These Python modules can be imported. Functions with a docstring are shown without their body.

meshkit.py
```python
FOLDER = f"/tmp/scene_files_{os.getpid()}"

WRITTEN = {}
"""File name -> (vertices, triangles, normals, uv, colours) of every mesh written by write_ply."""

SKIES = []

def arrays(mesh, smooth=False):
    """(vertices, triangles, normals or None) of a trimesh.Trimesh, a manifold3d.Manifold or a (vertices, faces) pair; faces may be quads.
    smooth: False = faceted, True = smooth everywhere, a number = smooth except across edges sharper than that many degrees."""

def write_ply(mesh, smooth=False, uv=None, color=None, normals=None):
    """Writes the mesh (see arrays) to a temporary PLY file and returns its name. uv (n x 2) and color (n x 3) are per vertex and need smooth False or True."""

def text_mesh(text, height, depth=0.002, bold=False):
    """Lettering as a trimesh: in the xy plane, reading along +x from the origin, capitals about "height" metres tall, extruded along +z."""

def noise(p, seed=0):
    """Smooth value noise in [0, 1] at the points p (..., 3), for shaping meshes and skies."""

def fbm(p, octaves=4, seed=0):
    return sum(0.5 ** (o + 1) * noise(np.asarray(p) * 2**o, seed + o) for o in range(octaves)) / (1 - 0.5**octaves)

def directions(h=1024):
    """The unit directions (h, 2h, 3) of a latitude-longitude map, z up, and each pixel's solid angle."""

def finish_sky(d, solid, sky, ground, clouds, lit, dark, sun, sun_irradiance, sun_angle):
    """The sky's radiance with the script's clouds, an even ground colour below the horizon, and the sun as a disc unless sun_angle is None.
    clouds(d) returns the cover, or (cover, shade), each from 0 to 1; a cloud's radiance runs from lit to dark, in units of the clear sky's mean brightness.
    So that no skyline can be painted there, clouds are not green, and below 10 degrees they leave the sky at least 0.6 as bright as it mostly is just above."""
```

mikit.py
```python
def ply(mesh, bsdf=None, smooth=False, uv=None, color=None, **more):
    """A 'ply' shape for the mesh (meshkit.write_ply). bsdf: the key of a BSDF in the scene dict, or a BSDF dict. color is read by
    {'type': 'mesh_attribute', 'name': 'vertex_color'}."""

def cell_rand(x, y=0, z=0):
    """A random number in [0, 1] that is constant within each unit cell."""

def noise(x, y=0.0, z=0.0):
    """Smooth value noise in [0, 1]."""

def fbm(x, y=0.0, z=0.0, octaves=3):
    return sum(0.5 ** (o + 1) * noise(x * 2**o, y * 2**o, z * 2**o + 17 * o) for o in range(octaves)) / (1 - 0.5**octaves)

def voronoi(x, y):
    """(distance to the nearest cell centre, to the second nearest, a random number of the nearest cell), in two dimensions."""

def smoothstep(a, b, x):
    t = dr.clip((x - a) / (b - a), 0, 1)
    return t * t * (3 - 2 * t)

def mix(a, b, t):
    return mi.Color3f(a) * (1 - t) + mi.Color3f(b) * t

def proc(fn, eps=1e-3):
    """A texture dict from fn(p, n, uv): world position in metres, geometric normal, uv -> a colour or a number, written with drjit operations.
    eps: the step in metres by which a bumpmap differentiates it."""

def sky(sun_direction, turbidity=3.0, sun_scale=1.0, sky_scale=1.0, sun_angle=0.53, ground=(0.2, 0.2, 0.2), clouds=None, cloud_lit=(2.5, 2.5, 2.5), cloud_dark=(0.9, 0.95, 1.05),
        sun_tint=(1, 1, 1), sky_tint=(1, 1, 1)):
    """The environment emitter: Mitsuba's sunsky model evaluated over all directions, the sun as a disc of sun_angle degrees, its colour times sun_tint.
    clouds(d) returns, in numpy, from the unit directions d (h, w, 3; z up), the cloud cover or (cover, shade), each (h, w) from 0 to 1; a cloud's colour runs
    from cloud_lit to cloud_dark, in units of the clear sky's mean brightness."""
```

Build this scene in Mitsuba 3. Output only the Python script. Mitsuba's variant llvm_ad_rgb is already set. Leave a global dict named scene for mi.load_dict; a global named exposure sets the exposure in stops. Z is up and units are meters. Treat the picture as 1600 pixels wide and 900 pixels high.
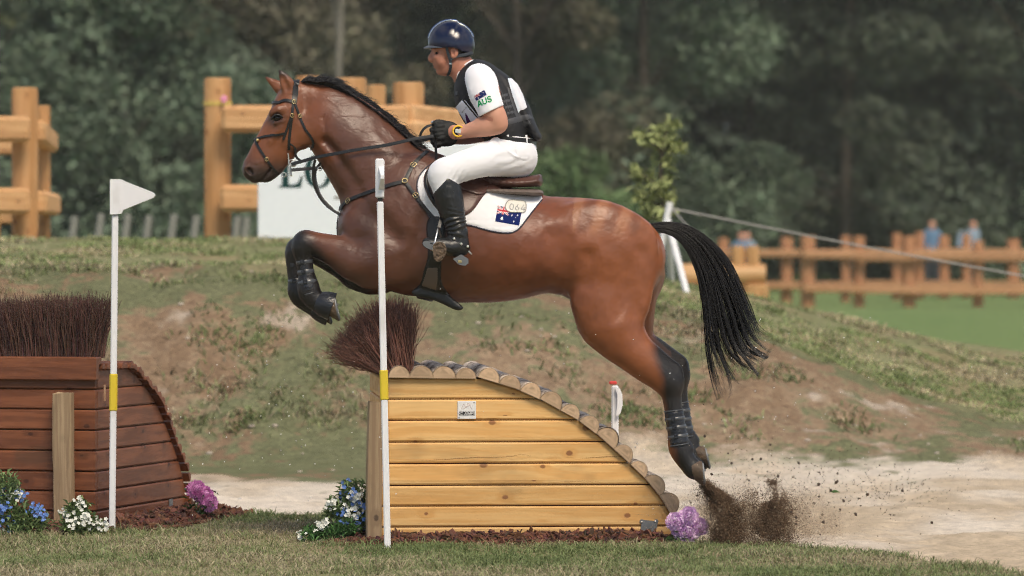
import math, random
import numpy as np, trimesh, mitsuba as mi, drjit as dr, mikit, meshkit
from scipy import ndimage
from scipy.interpolate import PchipInterpolator
from shapely.geometry import Polygon, LineString, Point, box as sbox
from shapely import affinity
from shapely.ops import unary_union

T = mi.ScalarTransform4f
scene, labels = {}, {}
rng = np.random.default_rng(7)
random.seed(7)

# ------------------------------------------------------------------ camera, sky, exposure
DIST, CAMZ = 25.0, 1.6
scene['camera'] = {'type': 'thinlens', 'fov_axis': 'x', 'fov': math.degrees(2 * math.atan(800 / 300 / DIST)),
                   'aperture_radius': 0.027, 'focus_distance': DIST - 0.2, 'near_clip': 1.0, 'far_clip': 2000.0,
                   'to_world': T().look_at(origin=[0, -DIST, CAMZ], target=[0, 0, CAMZ - 80 / 300], up=[0, 0, 1])}


def sky_clouds(d):
    p = d / np.maximum(d[..., 2:3], 0.12)
    n = meshkit.fbm(np.stack([p[..., 0] * 1.3, p[..., 1] * 1.3, d[..., 2] * 2], -1), 5, 3)
    n2 = meshkit.fbm(np.stack([p[..., 0] * 2.6 + 9, p[..., 1] * 2.6, d[..., 2] * 2], -1), 4, 8)
    return np.clip((n - 0.45) * 7.0, 0, 1), np.clip((n2 - 0.40) * 2.0, 0, 0.8)


scene['sky'] = mikit.sky((0.24, -0.66, 0.80), turbidity=3, sun_scale=0.62, sky_scale=1.0, sun_angle=24,
                         clouds=sky_clouds, cloud_lit=(2.3, 2.3, 2.3), cloud_dark=(0.95, 0.98, 1.05), ground=(0.16, 0.15, 0.10), sun_tint=(.96, .99, 1.05))
exposure = 1.92


# thin air between here and the wood
scene['air'] = {'type': 'homogeneous', 'albedo': 0.95, 'sigma_t': 0.0003}
scene['camera']['medium'] = {'type': 'ref', 'id': 'air'}


# ------------------------------------------------------------------ helpers
def X(u, y=0.0):
    return (u - 800.0) / 300.0 * (DIST + y) / DIST


def Z(v, y=0.0):
    return CAMZ - (v - 370.0) / 300.0 * (DIST + y) / DIST


def W(u, v, y=0.0, f=False):
    """A point of the photograph at depth y, in metres (f: with the widening of the view at that depth)."""
    return np.array([X(u, y if f else 0), y, Z(v, y if f else 0)])


BS = {}


def diffuse(name, col):
    scene[name] = {'type': 'twosided', 'b': {'type': 'diffuse', 'reflectance': {'type': 'rgb', 'value': list(col)}}}
    return name


def tex(c):
    if callable(c):
        return mikit.proc(c)
    if c == 'vc':
        return {'type': 'mesh_attribute', 'name': 'vertex_color'}
    return {'type': 'rgb', 'value': list(c)}


def prin(name, col, rough=0.5, bump=None, bscale=1.0, eps=1e-3, two=True, **kw):
    b = {'type': 'principled', 'base_color': tex(col), 'roughness': tex(rough) if callable(rough) else float(rough), **kw}
    if bump is not None:
        b = {'type': 'bumpmap', 'b': b, 'arbitrary': mikit.proc(bump, eps), 'scale': bscale}
    scene[name] = {'type': 'twosided', 'b': b} if two else b
    return name


USED = {}


def key(name, parent=None):
    k = (parent + '__' if parent else '') + name
    if k in USED:
        USED[k] += 1
        k = f'{k}_{USED[k]:03d}'
    else:
        USED[k] = 0
    return k


def put(name, mesh, bsdf, parent=None, smooth=False, color=None, uv=None, label=None, cat=None, group=None, kind=None, to_world=None):
    k = key(name, parent)
    d = mikit.ply(mesh, bsdf, smooth=smooth, color=color, uv=uv)
    if to_world is not None:
        d['to_world'] = to_world
    scene[k] = d
    tag(k, label, cat, group, kind)
    return k


def tag(k, label=None, cat=None, group=None, kind=None):
    e = {a: b for a, b in (('label', label), ('category', cat), ('group', group), ('kind', kind)) if b}
    if e:
        labels[k] = {**labels.get(k, {}), **e}


def thing(name, label, cat, group=None, kind=None):
    k = key(name)
    tag(k, label, cat, group, kind)
    return k


def cat(*ms):
    ms = [m for m in ms if m is not None]
    return trimesh.util.concatenate(ms) if len(ms) > 1 else ms[0]


def tmesh(v, f):
    f = np.asarray(f)
    if f.shape[1] == 4:
        f = np.vstack([f[:, [0, 1, 2]], f[:, [0, 2, 3]]])
    return trimesh.Trimesh(np.asarray(v, float), f, process=False)


def bevel_box(sx, sy, sz, b=0.004):
    """A box of full size sx, sy, sz with chamfered edges, about the origin."""
    hx, hy, hz = sx / 2, sy / 2, sz / 2
    b = min(b, hx * .9, hy * .9, hz * .9)
    p = []
    for x in (-1, 1):
        for y in (-1, 1):
            for z in (-1, 1):
                p += [(x * (hx - b), y * (hy - b), z * hz), (x * (hx - b), y * hy, z * (hz - b)), (x * hx, y * (hy - b), z * (hz - b))]
    return trimesh.convex.convex_hull(np.array(p))


def tube(path, rad, n=6, cap=True):
    """A tube along path (k x 3) with radii rad."""
    path = np.asarray(path, float)
    rad = np.broadcast_to(np.asarray(rad, float), len(path))
    t = np.gradient(path, axis=0)
    t /= np.maximum(np.linalg.norm(t, axis=1, keepdims=True), 1e-9)
    ref = np.array([0.13, 0.97, 0.21])
    a = np.cross(t, ref)
    bad = np.linalg.norm(a, axis=1) < 0.05
    a[bad] = np.cross(t[bad], [0.9, 0.1, 0.3])
    a /= np.linalg.norm(a, axis=1, keepdims=True)
    b = np.cross(t, a)
    ang = np.arange(n) * 2 * np.pi / n
    v = path[:, None] + rad[:, None, None] * (np.cos(ang)[None, :, None] * a[:, None] + np.sin(ang)[None, :, None] * b[:, None])
    k = len(path)
    i, j = np.meshgrid(np.arange(k - 1), np.arange(n), indexing='ij')
    q = np.stack([i * n + j, i * n + (j + 1) % n, (i + 1) * n + (j + 1) % n, (i + 1) * n + j], -1).reshape(-1, 4)[:, ::-1]
    v = v.reshape(-1, 3)
    f = np.vstack([q[:, [0, 1, 2]], q[:, [0, 2, 3]]])
    if cap:
        v = np.vstack([v, path[:1], path[-1:]])
        j = np.arange(n)
        f = np.vstack([f, np.stack([j * 0 + k * n, j, (j + 1) % n], 1), np.stack([j * 0 + k * n + 1, (k - 1) * n + (j + 1) % n, (k - 1) * n + j], 1)])
    return tmesh(v, f)


def strands(P, R, n=3):
    """Many tubes at once: P (m, k, 3), R (m, k) or (k,). Returns (vertices, faces)."""
    m, k, _ = P.shape
    R = np.broadcast_to(R, (m, k))
    t = np.gradient(P, axis=1)
    t /= np.maximum(np.linalg.norm(t, axis=2, keepdims=True), 1e-9)
    a = np.cross(t, np.array([0.31, 0.9, 0.17]))
    a /= np.maximum(np.linalg.norm(a, axis=2, keepdims=True), 1e-6)
    b = np.cross(t, a)
    ang = np.arange(n) * 2 * np.pi / n
    v = P[:, :, None] + R[:, :, None, None] * (np.cos(ang)[None, None, :, None] * a[:, :, None] + np.sin(ang)[None, None, :, None] * b[:, :, None])
    s, i, j = np.meshgrid(np.arange(m), np.arange(k - 1), np.arange(n), indexing='ij')
    o = s * k * n
    q = np.stack([o + i * n + j, o + i * n + (j + 1) % n, o + (i + 1) * n + (j + 1) % n, o + (i + 1) * n + j], -1).reshape(-1, 4)[:, ::-1]
    return tmesh(v.reshape(-1, 3), q)


def curve(pts, n, closed=False):
    """A smooth curve through the points, n samples."""
    p = np.asarray(pts, float)
    if len(p) == 2:
        return p[0] + (p[1] - p[0]) * np.linspace(0, 1, n)[:, None]
    s = np.r_[0, np.cumsum(np.linalg.norm(np.diff(p, axis=0), axis=1) ** 0.7)]
    from scipy.interpolate import CubicSpline
    if closed:
        p = np.vstack([p, p[:1]])
        s = np.r_[0, np.cumsum(np.linalg.norm(np.diff(p, axis=0), axis=1) ** 0.7)]
        return CubicSpline(s, p, bc_type='periodic')(np.linspace(0, s[-1], n + 1)[:-1])
    return CubicSpline(s, p, bc_type='natural')(np.linspace(0, s[-1], n))


class Field:
    """A signed distance grid that bodies are blended into, meshed as one closed surface."""

    def __init__(self, lo, hi, h):
        self.lo, self.h = np.array(lo, float), h
        self.n = np.ceil((np.array(hi) - self.lo) / h).astype(int) + 1
        self.f = np.full(self.n, 0.5, np.float32)

    def _box(self, lo, hi):
        a = np.maximum(np.floor((lo - self.lo) / self.h).astype(int), 0)
        b = np.minimum(np.ceil((hi - self.lo) / self.h).astype(int) + 1, self.n)
        if np.any(b <= a):
            return None
        g = [(self.lo[i] + self.h * np.arange(a[i], b[i])).astype(np.float32) for i in range(3)]
        return tuple(slice(a[i], b[i]) for i in range(3)), g[0][:, None, None], g[1][None, :, None], g[2][None, None, :]

    def mix(self, sl, d, k, op):
        a = self.f[sl]
        if op == 'add':
            if k <= 0:
                self.f[sl] = np.minimum(a, d)
            else:
                h = np.maximum(k - np.abs(a - d), 0) / k
                self.f[sl] = np.minimum(a, d) - h * h * k * 0.25
        elif op == 'sub':
            h = np.maximum(k - np.abs(a + d), 0) / max(k, 1e-6)
            self.f[sl] = np.maximum(a, -d) + h * h * k * 0.25
        else:
            self.f[sl] = np.maximum(a, d)

    def chain(self, P, k=0.02, op='add', sub=None, own=0.012):
        """P: rows (x, y, z, r, w): r the radius in the xz plane, w that along y."""
        P = np.asarray(P, float)
        if len(P) == 1:
            P = np.vstack([P, P + [1e-4, 0, 0, 0, 0]])
        if len(P) > 2 or sub:
            s = np.r_[0, np.cumsum(np.linalg.norm(np.diff(P[:, :3], axis=0), axis=1) + 1e-6)]
            m = (sub or 4) * (len(P) - 1) + 1
            u = np.interp(np.linspace(0, len(P) - 1, m), np.arange(len(P)), s)
            P = PchipInterpolator(s, P)(u)
        pad = max(k, 0.02) + 3 * self.h
        big = P[:, 3:].max() + pad + self.h
        bx = self._box((P[:, :3] - big).min(0), (P[:, :3] + big).max(0))
        if bx is None:
            return
        SL, x, y, z = bx
        tot = np.full(tuple(s.stop - s.start for s in SL), 0.5, np.float32)
        for A, B in zip(P[:-1], P[1:]):
            rr = max(A[3], B[3], A[4], B[4]) + pad
            b2 = self._box(np.minimum(A[:3], B[:3]) - rr, np.maximum(A[:3], B[:3]) + rr)
            if b2 is None:
                continue
            sl, x, y, z = b2
            ax = B[:3] - A[:3]
            L = max(ax @ ax, 1e-10)
            t = np.clip(((x - A[0]) * ax[0] + (y - A[1]) * ax[1] + (z - A[2]) * ax[2]) / L, 0, 1)
            dx, dy, dz = x - A[0] - t * ax[0], y - A[1] - t * ax[1], z - A[2] - t * ax[2]
            r, w = A[3] + t * (B[3] - A[3]), A[4] + t * (B[4] - A[4])
            q = (r / w) ** 2
            e = dx * dx + dz * dz
            yy = dy * dy
            m = np.sqrt(e + q * yy) + 1e-6
            g = np.sqrt(e + q * q * yy) + 1e-6
            d = ((m - r) * m / g).astype(np.float32)
            l = tuple(slice(a.start - c.start, a.stop - c.start) for a, c in zip(sl, SL))
            v = tot[l]
            h = np.maximum(own - np.abs(v - d), 0) / own
            tot[l] = np.minimum(v, d) - h * h * own * 0.25
        self.mix(SL, tot, k, op)

    def cut(self, p, n, k=0.004):
        """Keeps the side of the plane towards which n does not point."""
        p, n = np.asarray(p, float), np.asarray(n, float) / np.linalg.norm(n)
        sl, x, y, z = self._box(self.lo, self.lo + self.h * self.n)
        self.mix(sl, ((x - p[0]) * n[0] + (y - p[1]) * n[1] + (z - p[2]) * n[2]).astype(np.float32), k, 'cut')

    def at(self, p):
        return ndimage.map_coordinates(self.f, ((np.asarray(p) - self.lo) / self.h).T, order=1, mode='nearest')

    def grad(self, p):
        h = self.h
        p = np.asarray(p, float)
        g = np.stack([self.at(p + np.eye(3)[i] * h) - self.at(p - np.eye(3)[i] * h) for i in range(3)], -1)
        return g / np.maximum(np.linalg.norm(g, axis=1, keepdims=True), 1e-9)

    def mesh(self, level=0.0, project=2):
        f = self.f - level
        s = f < 0
        nx, ny, nz = f.shape
        c = np.zeros((nx - 1, ny - 1, nz - 1), np.int8)
        for a, b, d in np.ndindex(2, 2, 2):
            c += s[a:nx - 1 + a, b:ny - 1 + b, d:nz - 1 + d]
        act = (c > 0) & (c < 8)
        idx = np.full(act.shape, -1, np.int64)
        I = np.argwhere(act)
        idx[act] = np.arange(len(I))
        acc, cnt = np.zeros((len(I), 3)), np.zeros(len(I))
        corners = list(np.ndindex(2, 2, 2))
        for i, a in enumerate(corners):
            for b in corners[i + 1:]:
                if sum(abs(p - q) for p, q in zip(a, b)) != 1:
                    continue
                va, vb = f[tuple((I + a).T)], f[tuple((I + b).T)]
                m = (va < 0) != (vb < 0)
                t = va[m] / (va[m] - vb[m])
                acc[m] += np.array(a) + t[:, None] * (np.array(b) - np.array(a))
                cnt[m] += 1
        v = self.lo + self.h * (I + acc / cnt[:, None])
        quads = []
        for ax in range(3):
            o = [i for i in range(3) if i != ax]
            sl0, sl1 = [slice(None)] * 3, [slice(None)] * 3
            sl0[ax], sl1[ax] = slice(0, -1), slice(1, None)
            s0, s1 = s[tuple(sl0)], s[tuple(sl1)]
            E = np.argwhere(s0 != s1)
            ok = np.all([(E[:, q] >= 1) & (E[:, q] < f.shape[q] - 1) for q in o], 0)
            E = E[ok]
            flip = s0[tuple(E.T)]
            e1, e2 = np.zeros(3, int), np.zeros(3, int)
            e1[o[0]], e2[o[1]] = 1, 1
            q = np.stack([idx[tuple((E - e1 - e2).T)], idx[tuple((E - e2).T)], idx[tuple(E.T)], idx[tuple((E - e1).T)]], 1)
            if ax == 1:
                flip = ~flip
            q[~flip] = q[~flip][:, ::-1]
            quads.append(q)
        q = np.vstack(quads)
        q = q[(q >= 0).all(1)]
        for _ in range(project):
            d = self.at(v) - level
            v = v - 0.7 * np.clip(d, -self.h, self.h)[:, None] * self.grad(v)
        return tmesh(v, q)


def parts_of(g):
    return [p for p in getattr(g, 'geoms', [g]) if p.geom_type == 'Polygon' and p.area > 1e-8]


def bodies(mesh, least=60):
    """Drops loose crumbs of a meshed field."""
    import scipy.sparse as sp
    from scipy.sparse.csgraph import connected_components
    f = mesh.faces
    n = len(mesh.vertices)
    g = sp.coo_matrix((np.ones(len(f) * 2), (np.r_[f[:, 0], f[:, 1]], np.r_[f[:, 1], f[:, 2]])), (n, n))
    c, lab = connected_components(g, False)
    size = np.bincount(lab)
    return tmesh(mesh.vertices, f[size[lab[f[:, 0]]] >= max(least, 1)])
# ------------------------------------------------------------------ ground: grass verge, sand track, bank, field
EDGE = np.array([(-40, 2.6), (-6, 2.6), (-1.2, 2.7), (-.2, 2.6), (.6, 1.6), (.98, .45), (1.3, .05), (1.95, -.85), (2.45, -2.1), (3.2, -4), (5, -9), (8, -24)])


def smooth(a, b, x):
    t = np.clip((x - a) / (b - a), 0, 1)
    return t * t * (3 - 2 * t)


def edge_y(x):
    """Depth at which the near grass ends, at each x."""
    return np.interp(x, EDGE[:, 0], EDGE[:, 1])


def land(x, y):
    """Height of the ground."""
    x, y = np.asarray(x, float), np.asarray(y, float)
    p = np.stack([x, y, 0 * x], -1)
    n1 = meshkit.fbm(p * [.5, .5, 1], 3, 21) - .5
    n2 = meshkit.fbm(p * [2.2, 2.2, 1], 3, 22) - .5
    n3 = meshkit.fbm(p * [7, 7, 1], 3, 23) - .5
    ze = np.interp(x, [-60, -20, 0.2, 1.0, 1.97, 2.5, 2.93, 3.5, 4.0, 4.8, 7, 20], [1.2, 1.34, 1.34, 1.10, .82, .60, .41, .24, .12, .05, .0, 0])
    zr = np.interp(x, [-60, -20, 0.2, 1.5, 2.33, 2.76, 3.3, 3.72, 4.36, 4.8, 6.5, 12], [1.5, 1.6, 1.57, 1.17, 1.03, .91, .81, .69, .55, .49, .2, 0])
    yf = 9.0 + .5 * n1
    ye = 12.6 + .7 * n1
    yr = 18.5
    front = ze * smooth(0, 1, (y - yf) / (ye - yf) * .85 + .08)
    top = ze + (zr - ze) * smooth(ye, yr, y)
    h = np.where(y < ye, front, np.maximum(top, 0))
    h = np.maximum(h, 0)
    back = np.where(y > yr + 2, smooth(34, 24, y), 1)
    h = np.where(y > yr, zr * back, h)
    bank = smooth(8.6, 10, y) * smooth(30, 20, y)
    rough = smooth(8.6, 10, y) * smooth(14, 12.4, y)
    h = h + bank * n2 * .05 + rough * (n2 * .13 + n3 * .05) * np.clip(ze * 2, 0, 1)
    sand = smooth(-.1, .25, y - edge_y(x)) * smooth(9.6, 8.6, y)
    h = h - sand * .05 + sand * (n2 * .08 + n3 * .03) + (1 - sand) * smooth(9, 8, y) * (n2 * .03)
    # low ridges in the sand on the right
    h = h + sand * .10 * smooth(2.5, 5.5, y) * smooth(1, 2.5, x) * (n1 + .2)
    h = h + .3 * smooth(93, 98, y) * smooth(5, 9, np.abs(x - 2))
    return h


def axis(*segs):
    out = []
    for a, b, s in segs:
        out.append(np.arange(a, b, s))
    return np.concatenate(out + [[segs[-1][1]]])


gx = axis((-400, -60, 20), (-60, -10, 1.5), (-10, -5, .25), (-5, 5, .055), (5, 10, .25), (10, 60, 1.5), (60, 400, 20))
gy = axis((-60, -8, 3), (-8, -3.2, .3), (-3.2, 3.2, .06), (3.2, 8.5, .10), (8.5, 13.6, .06), (13.6, 24, .2), (24, 60, 1.2), (60, 300, 12), (300, 1000, 50))
GX, GY = np.meshgrid(gx, gy, indexing='ij')
GZ = land(GX, GY)
ny = len(gy)
i, j = np.meshgrid(np.arange(len(gx) - 1), np.arange(ny - 1), indexing='ij')
gq = np.stack([i * ny + j, (i + 1) * ny + j, (i + 1) * ny + j + 1, i * ny + j + 1], -1).reshape(-1, 4)

N, F_, SM, MX = mikit.noise, mikit.fbm, mikit.smoothstep, mikit.mix
EX, EY = [float(v) for v in EDGE[:, 0]], [float(v) for v in EDGE[:, 1]]


def edge_dr(x):
    y = mi.Float(EY[0])
    for k in range(len(EX) - 1):
        t = dr.clip((x - EX[k]) / (EX[k + 1] - EX[k]), 0, 1)
        y = dr.select(x >= EX[k], EY[k] + (EY[k + 1] - EY[k]) * t, y)
    return y


def ground_col(p, n, uv):
    x, y, z = p.x, p.y, p.z
    big = F_(x * .7, y * .45, 3, 3)
    mid = F_(x * 2.3, y * 1.5, 7, 3)
    fine = F_(x * 11, y * 11, z * 11, 3)
    tiny = F_(x * 55, y * 55, 2, 2)
    verge = MX((.27, .225, .145), (.20, .215, .105), SM(.35, .65, mid * .6 + fine * .4))
    verge = verge * (.6 + .8 * tiny)
    sand = MX((.50, .41, .30), (.66, .59, .50), SM(.3, .7, big * .5 + mid * .5 + .012 * (y - 5)))
    sand = sand * (.66 + .58 * fine) * (.86 + .28 * tiny)
    sand = MX(sand, (.13, .13, .06), SM(.62, .74, mid * .55 + fine * .45) * SM(4.5, 7.5, y) * .8)
    dirt = MX((.21, .145, .095), (.33, .25, .175), SM(.3, .75, mid * .5 + fine * .5))
    dirt = MX(dirt, (.44, .38, .31), SM(.66, .84, F_(x * 3.1 + 9, y * 2.2, 5, 4)) * .8)
    green = MX((.10, .118, .062), (.16, .175, .098), fine)
    g = SM(.485, .61, big * .26 + mid * .38 + fine * .36 + .16 * SM(11.4, 13.2, y + mid) + .05 * SM(10.0, 9.2, y))
    bank = MX(dirt, green, g * .9)
    topg = MX((.25, .245, .14), (.17, .185, .095), SM(.35, .65, mid * .5 + fine * .5))
    topg = MX(topg, (.27, .22, .13), SM(.55, .75, F_(x * 1.6, y * .8, 9, 3)) * .7)
    bank = MX(bank, topg, SM(12.3, 13.6, y + (mid - .5) * 2.2))
    field = MX((.145, .215, .088), (.185, .245, .105), F_(x * .3, y * .06, 4, 3))
    c = MX(verge, sand, SM(-.06, .10, y - edge_dr(x) + (fine - .5) * .35))
    c = MX(c, bank, SM(8.9, 9.7, y + (mid - .5) * 1.6 + (fine - .5) * .9 + 1.9 * SM(.6, -.6, x) + (big - .5) * 2.0 * SM(.6, -.6, x)))
    spk = F_(x * 42, y * 42, z * 42, 2)
    c = c * (1 + (spk - .5) * .9 * SM(8.5, 9.5, y))
    c = MX(c, field, SM(24, 30, y))
    return c


def ground_bump(p, n, uv):
    return .03 * F_(p.x * 9, p.y * 9, p.z * 9, 3) + .008 * F_(p.x * 50, p.y * 50, 1, 2)


scene['earth'] = {'type': 'twosided', 'b': {'type': 'bumpmap', 'b': {'type': 'diffuse', 'reflectance': mikit.proc(ground_col)}, 'arbitrary': mikit.proc(ground_bump, .01), 'scale': 1.0}}
put('ground', tmesh(np.stack([GX.ravel(), GY.ravel(), GZ.ravel()], 1), gq), 'earth', smooth=True, kind='structure', label='grass verge, pale sand track and patchy earth bank')

# ------------------------------------------------------------------ grass
scene['grass_blade'] = {'type': 'twosided', 'b': {'type': 'principled', 'base_color': {'type': 'mesh_attribute', 'name': 'vertex_color'}, 'roughness': .6, 'specular': .25}}


def blades(x, y, h, w, lean, r, cols):
    """Bent two-piece grass blades standing on the ground."""
    m = len(x)
    z = land(x, y) - .004
    a = r.uniform(0, 2 * np.pi, m)
    d = np.stack([np.cos(a), np.sin(a)], 1)
    f = r.uniform(0, 2 * np.pi, m)
    s = np.stack([np.cos(f), np.sin(f)], 1) * (w / 2)[:, None]
    L = (h * lean)
    base = np.stack([x, y, z], 1)
    s3 = np.hstack([s, np.zeros((m, 1))])
    midp = base + np.hstack([d * (L * .35)[:, None], (h * .6)[:, None]])
    tip = base + np.hstack([d * L[:, None], (h * (1 - .25 * lean))[:, None]])
    v = np.stack([base - s3, base + s3, midp - s3 * .8, midp + s3 * .8, tip], 1).reshape(-1, 3)
    o = np.arange(m)[:, None] * 5
    f = np.vstack([o + [0, 1, 3], o + [0, 3, 2], o + [2, 3, 4]])
    c = np.repeat(cols, 5, 0).reshape(m, 5, 3)
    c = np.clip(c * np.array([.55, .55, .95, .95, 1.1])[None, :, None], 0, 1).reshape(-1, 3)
    return tmesh(v, f), c


def grass_tone(x, y, r, straw=.35):
    m = len(x)
    n = meshkit.fbm(np.stack([x * 1.4, y * 1.4, 0 * x], 1), 3, 31)
    t = np.clip(.5 + 1.9 * (n - .5) + r.normal(0, .16, m), 0, 1)
    g = np.array([.145, .195, .075]) + t[:, None] * np.array([.12, .095, .06])
    s = r.uniform(0, 1, m) < straw + 2.2 * (n - .5)
    g[s] = np.array([.40, .345, .225]) * r.uniform(.55, 1.25, (s.sum(), 1))
    return g


rg = np.random.default_rng(41)
M = 330000
x = rg.uniform(-4.2, 4.0, M)
y = rg.uniform(-3.6, 3.2, M)
e = edge_y(x) - y
dens = meshkit.fbm(np.stack([x * 2.4, y * 2.4, 0 * x], 1), 3, 33)
keep = (e + .25 * (dens - .5) > -.02) & (rg.uniform(0, 1, M) < np.clip(.15 + 1.5 * (dens - .25), .12, 1)) & ((y < .1) | (rg.uniform(0, 1, M) < .6))
x, y, e, dens = x[keep], y[keep], e[keep], dens[keep]
h = rg.uniform(.014, .036, len(x)) * (.7 + .9 * dens) + .030 * (rg.uniform(0, 1, len(x)) < .035) * rg.uniform(.3, 1.2, len(x)) + .012 * np.exp(-(e / .12) ** 2)
gm, gc = blades(x, y, h, rg.uniform(.003, .006, len(x)), rg.uniform(.3, 1.6, len(x)), rg, grass_tone(x, y, rg, .30))
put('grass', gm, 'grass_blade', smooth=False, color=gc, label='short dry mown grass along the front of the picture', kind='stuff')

# longer tufts in the verge
m = 1500
tx, ty = rg.uniform(-3.6, 3.4, m), rg.uniform(-3.0, 2.6, m)
kp = ty < edge_y(tx) - .02
tx, ty = tx[kp], ty[kp]
k = rg.integers(8, 30, len(tx))
sz_ = rg.uniform(.012, .045, len(tx))
x = np.repeat(tx, k) + rg.normal(0, 1, k.sum()) * np.repeat(sz_, k)
y = np.repeat(ty, k) + rg.normal(0, 1, k.sum()) * np.repeat(sz_, k)
h = np.repeat(rg.uniform(.03, .075, len(tx)), k) * rg.uniform(.4, 1.1, k.sum())
tone = grass_tone(x, y, rg, .22) * np.repeat(rg.uniform(.7, 1.3, (len(tx), 1)), k, 0)
gm, gc = blades(x, y, h, rg.uniform(.003, .007, len(x)), rg.uniform(.5, 1.8, len(x)), rg, tone)
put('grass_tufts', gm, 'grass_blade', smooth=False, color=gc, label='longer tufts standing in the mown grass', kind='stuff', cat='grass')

# clumps on the bank and along the sand
m = 10000
cx, cy = rg.uniform(-7.5, 7.5, m), rg.uniform(8.4, 18, m)
n = .5 * meshkit.fbm(np.stack([cx * .7, cy * .6, 0 * cx], 1), 3, 35) + .5 * meshkit.fbm(np.stack([cx * 2.3, cy * 1.5, 0 * cx], 1), 3, 37)
keep = rg.uniform(0, 1, m) < smooth(.48, .63, n + .10 * smooth(12, 13.5, cy) - .25 * smooth(9.8, 9.2, cy))
cx, cy = cx[keep], cy[keep]
k = rg.integers(10, 34, len(cx))
size = rg.uniform(.025, .11, len(cx)) * np.where(cy > 13, .65, 1)
x = np.repeat(cx, k) + rg.normal(0, 1, k.sum()) * np.repeat(size, k) * 1.2
y = np.repeat(cy, k) + rg.normal(0, 1, k.sum()) * np.repeat(size, k) * .8
h = np.repeat(size, k) * rg.uniform(.4, 1.1, k.sum())
tone = grass_tone(x, y, rg, .22) * np.repeat(rg.uniform(.65, 1.25, (len(cx), 1)), k, 0)
tone[np.repeat(cy, k) > 13] *= 1.35
gm, gc = blades(x, y, h, rg.uniform(.008, .020, len(x)), rg.uniform(.4, 1.8, len(x)), rg, tone)
put('bank_weeds', gm, 'grass_blade', smooth=False, color=gc, label='patches of grass and weeds growing on the earth bank', kind='stuff', cat='weeds')
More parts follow.
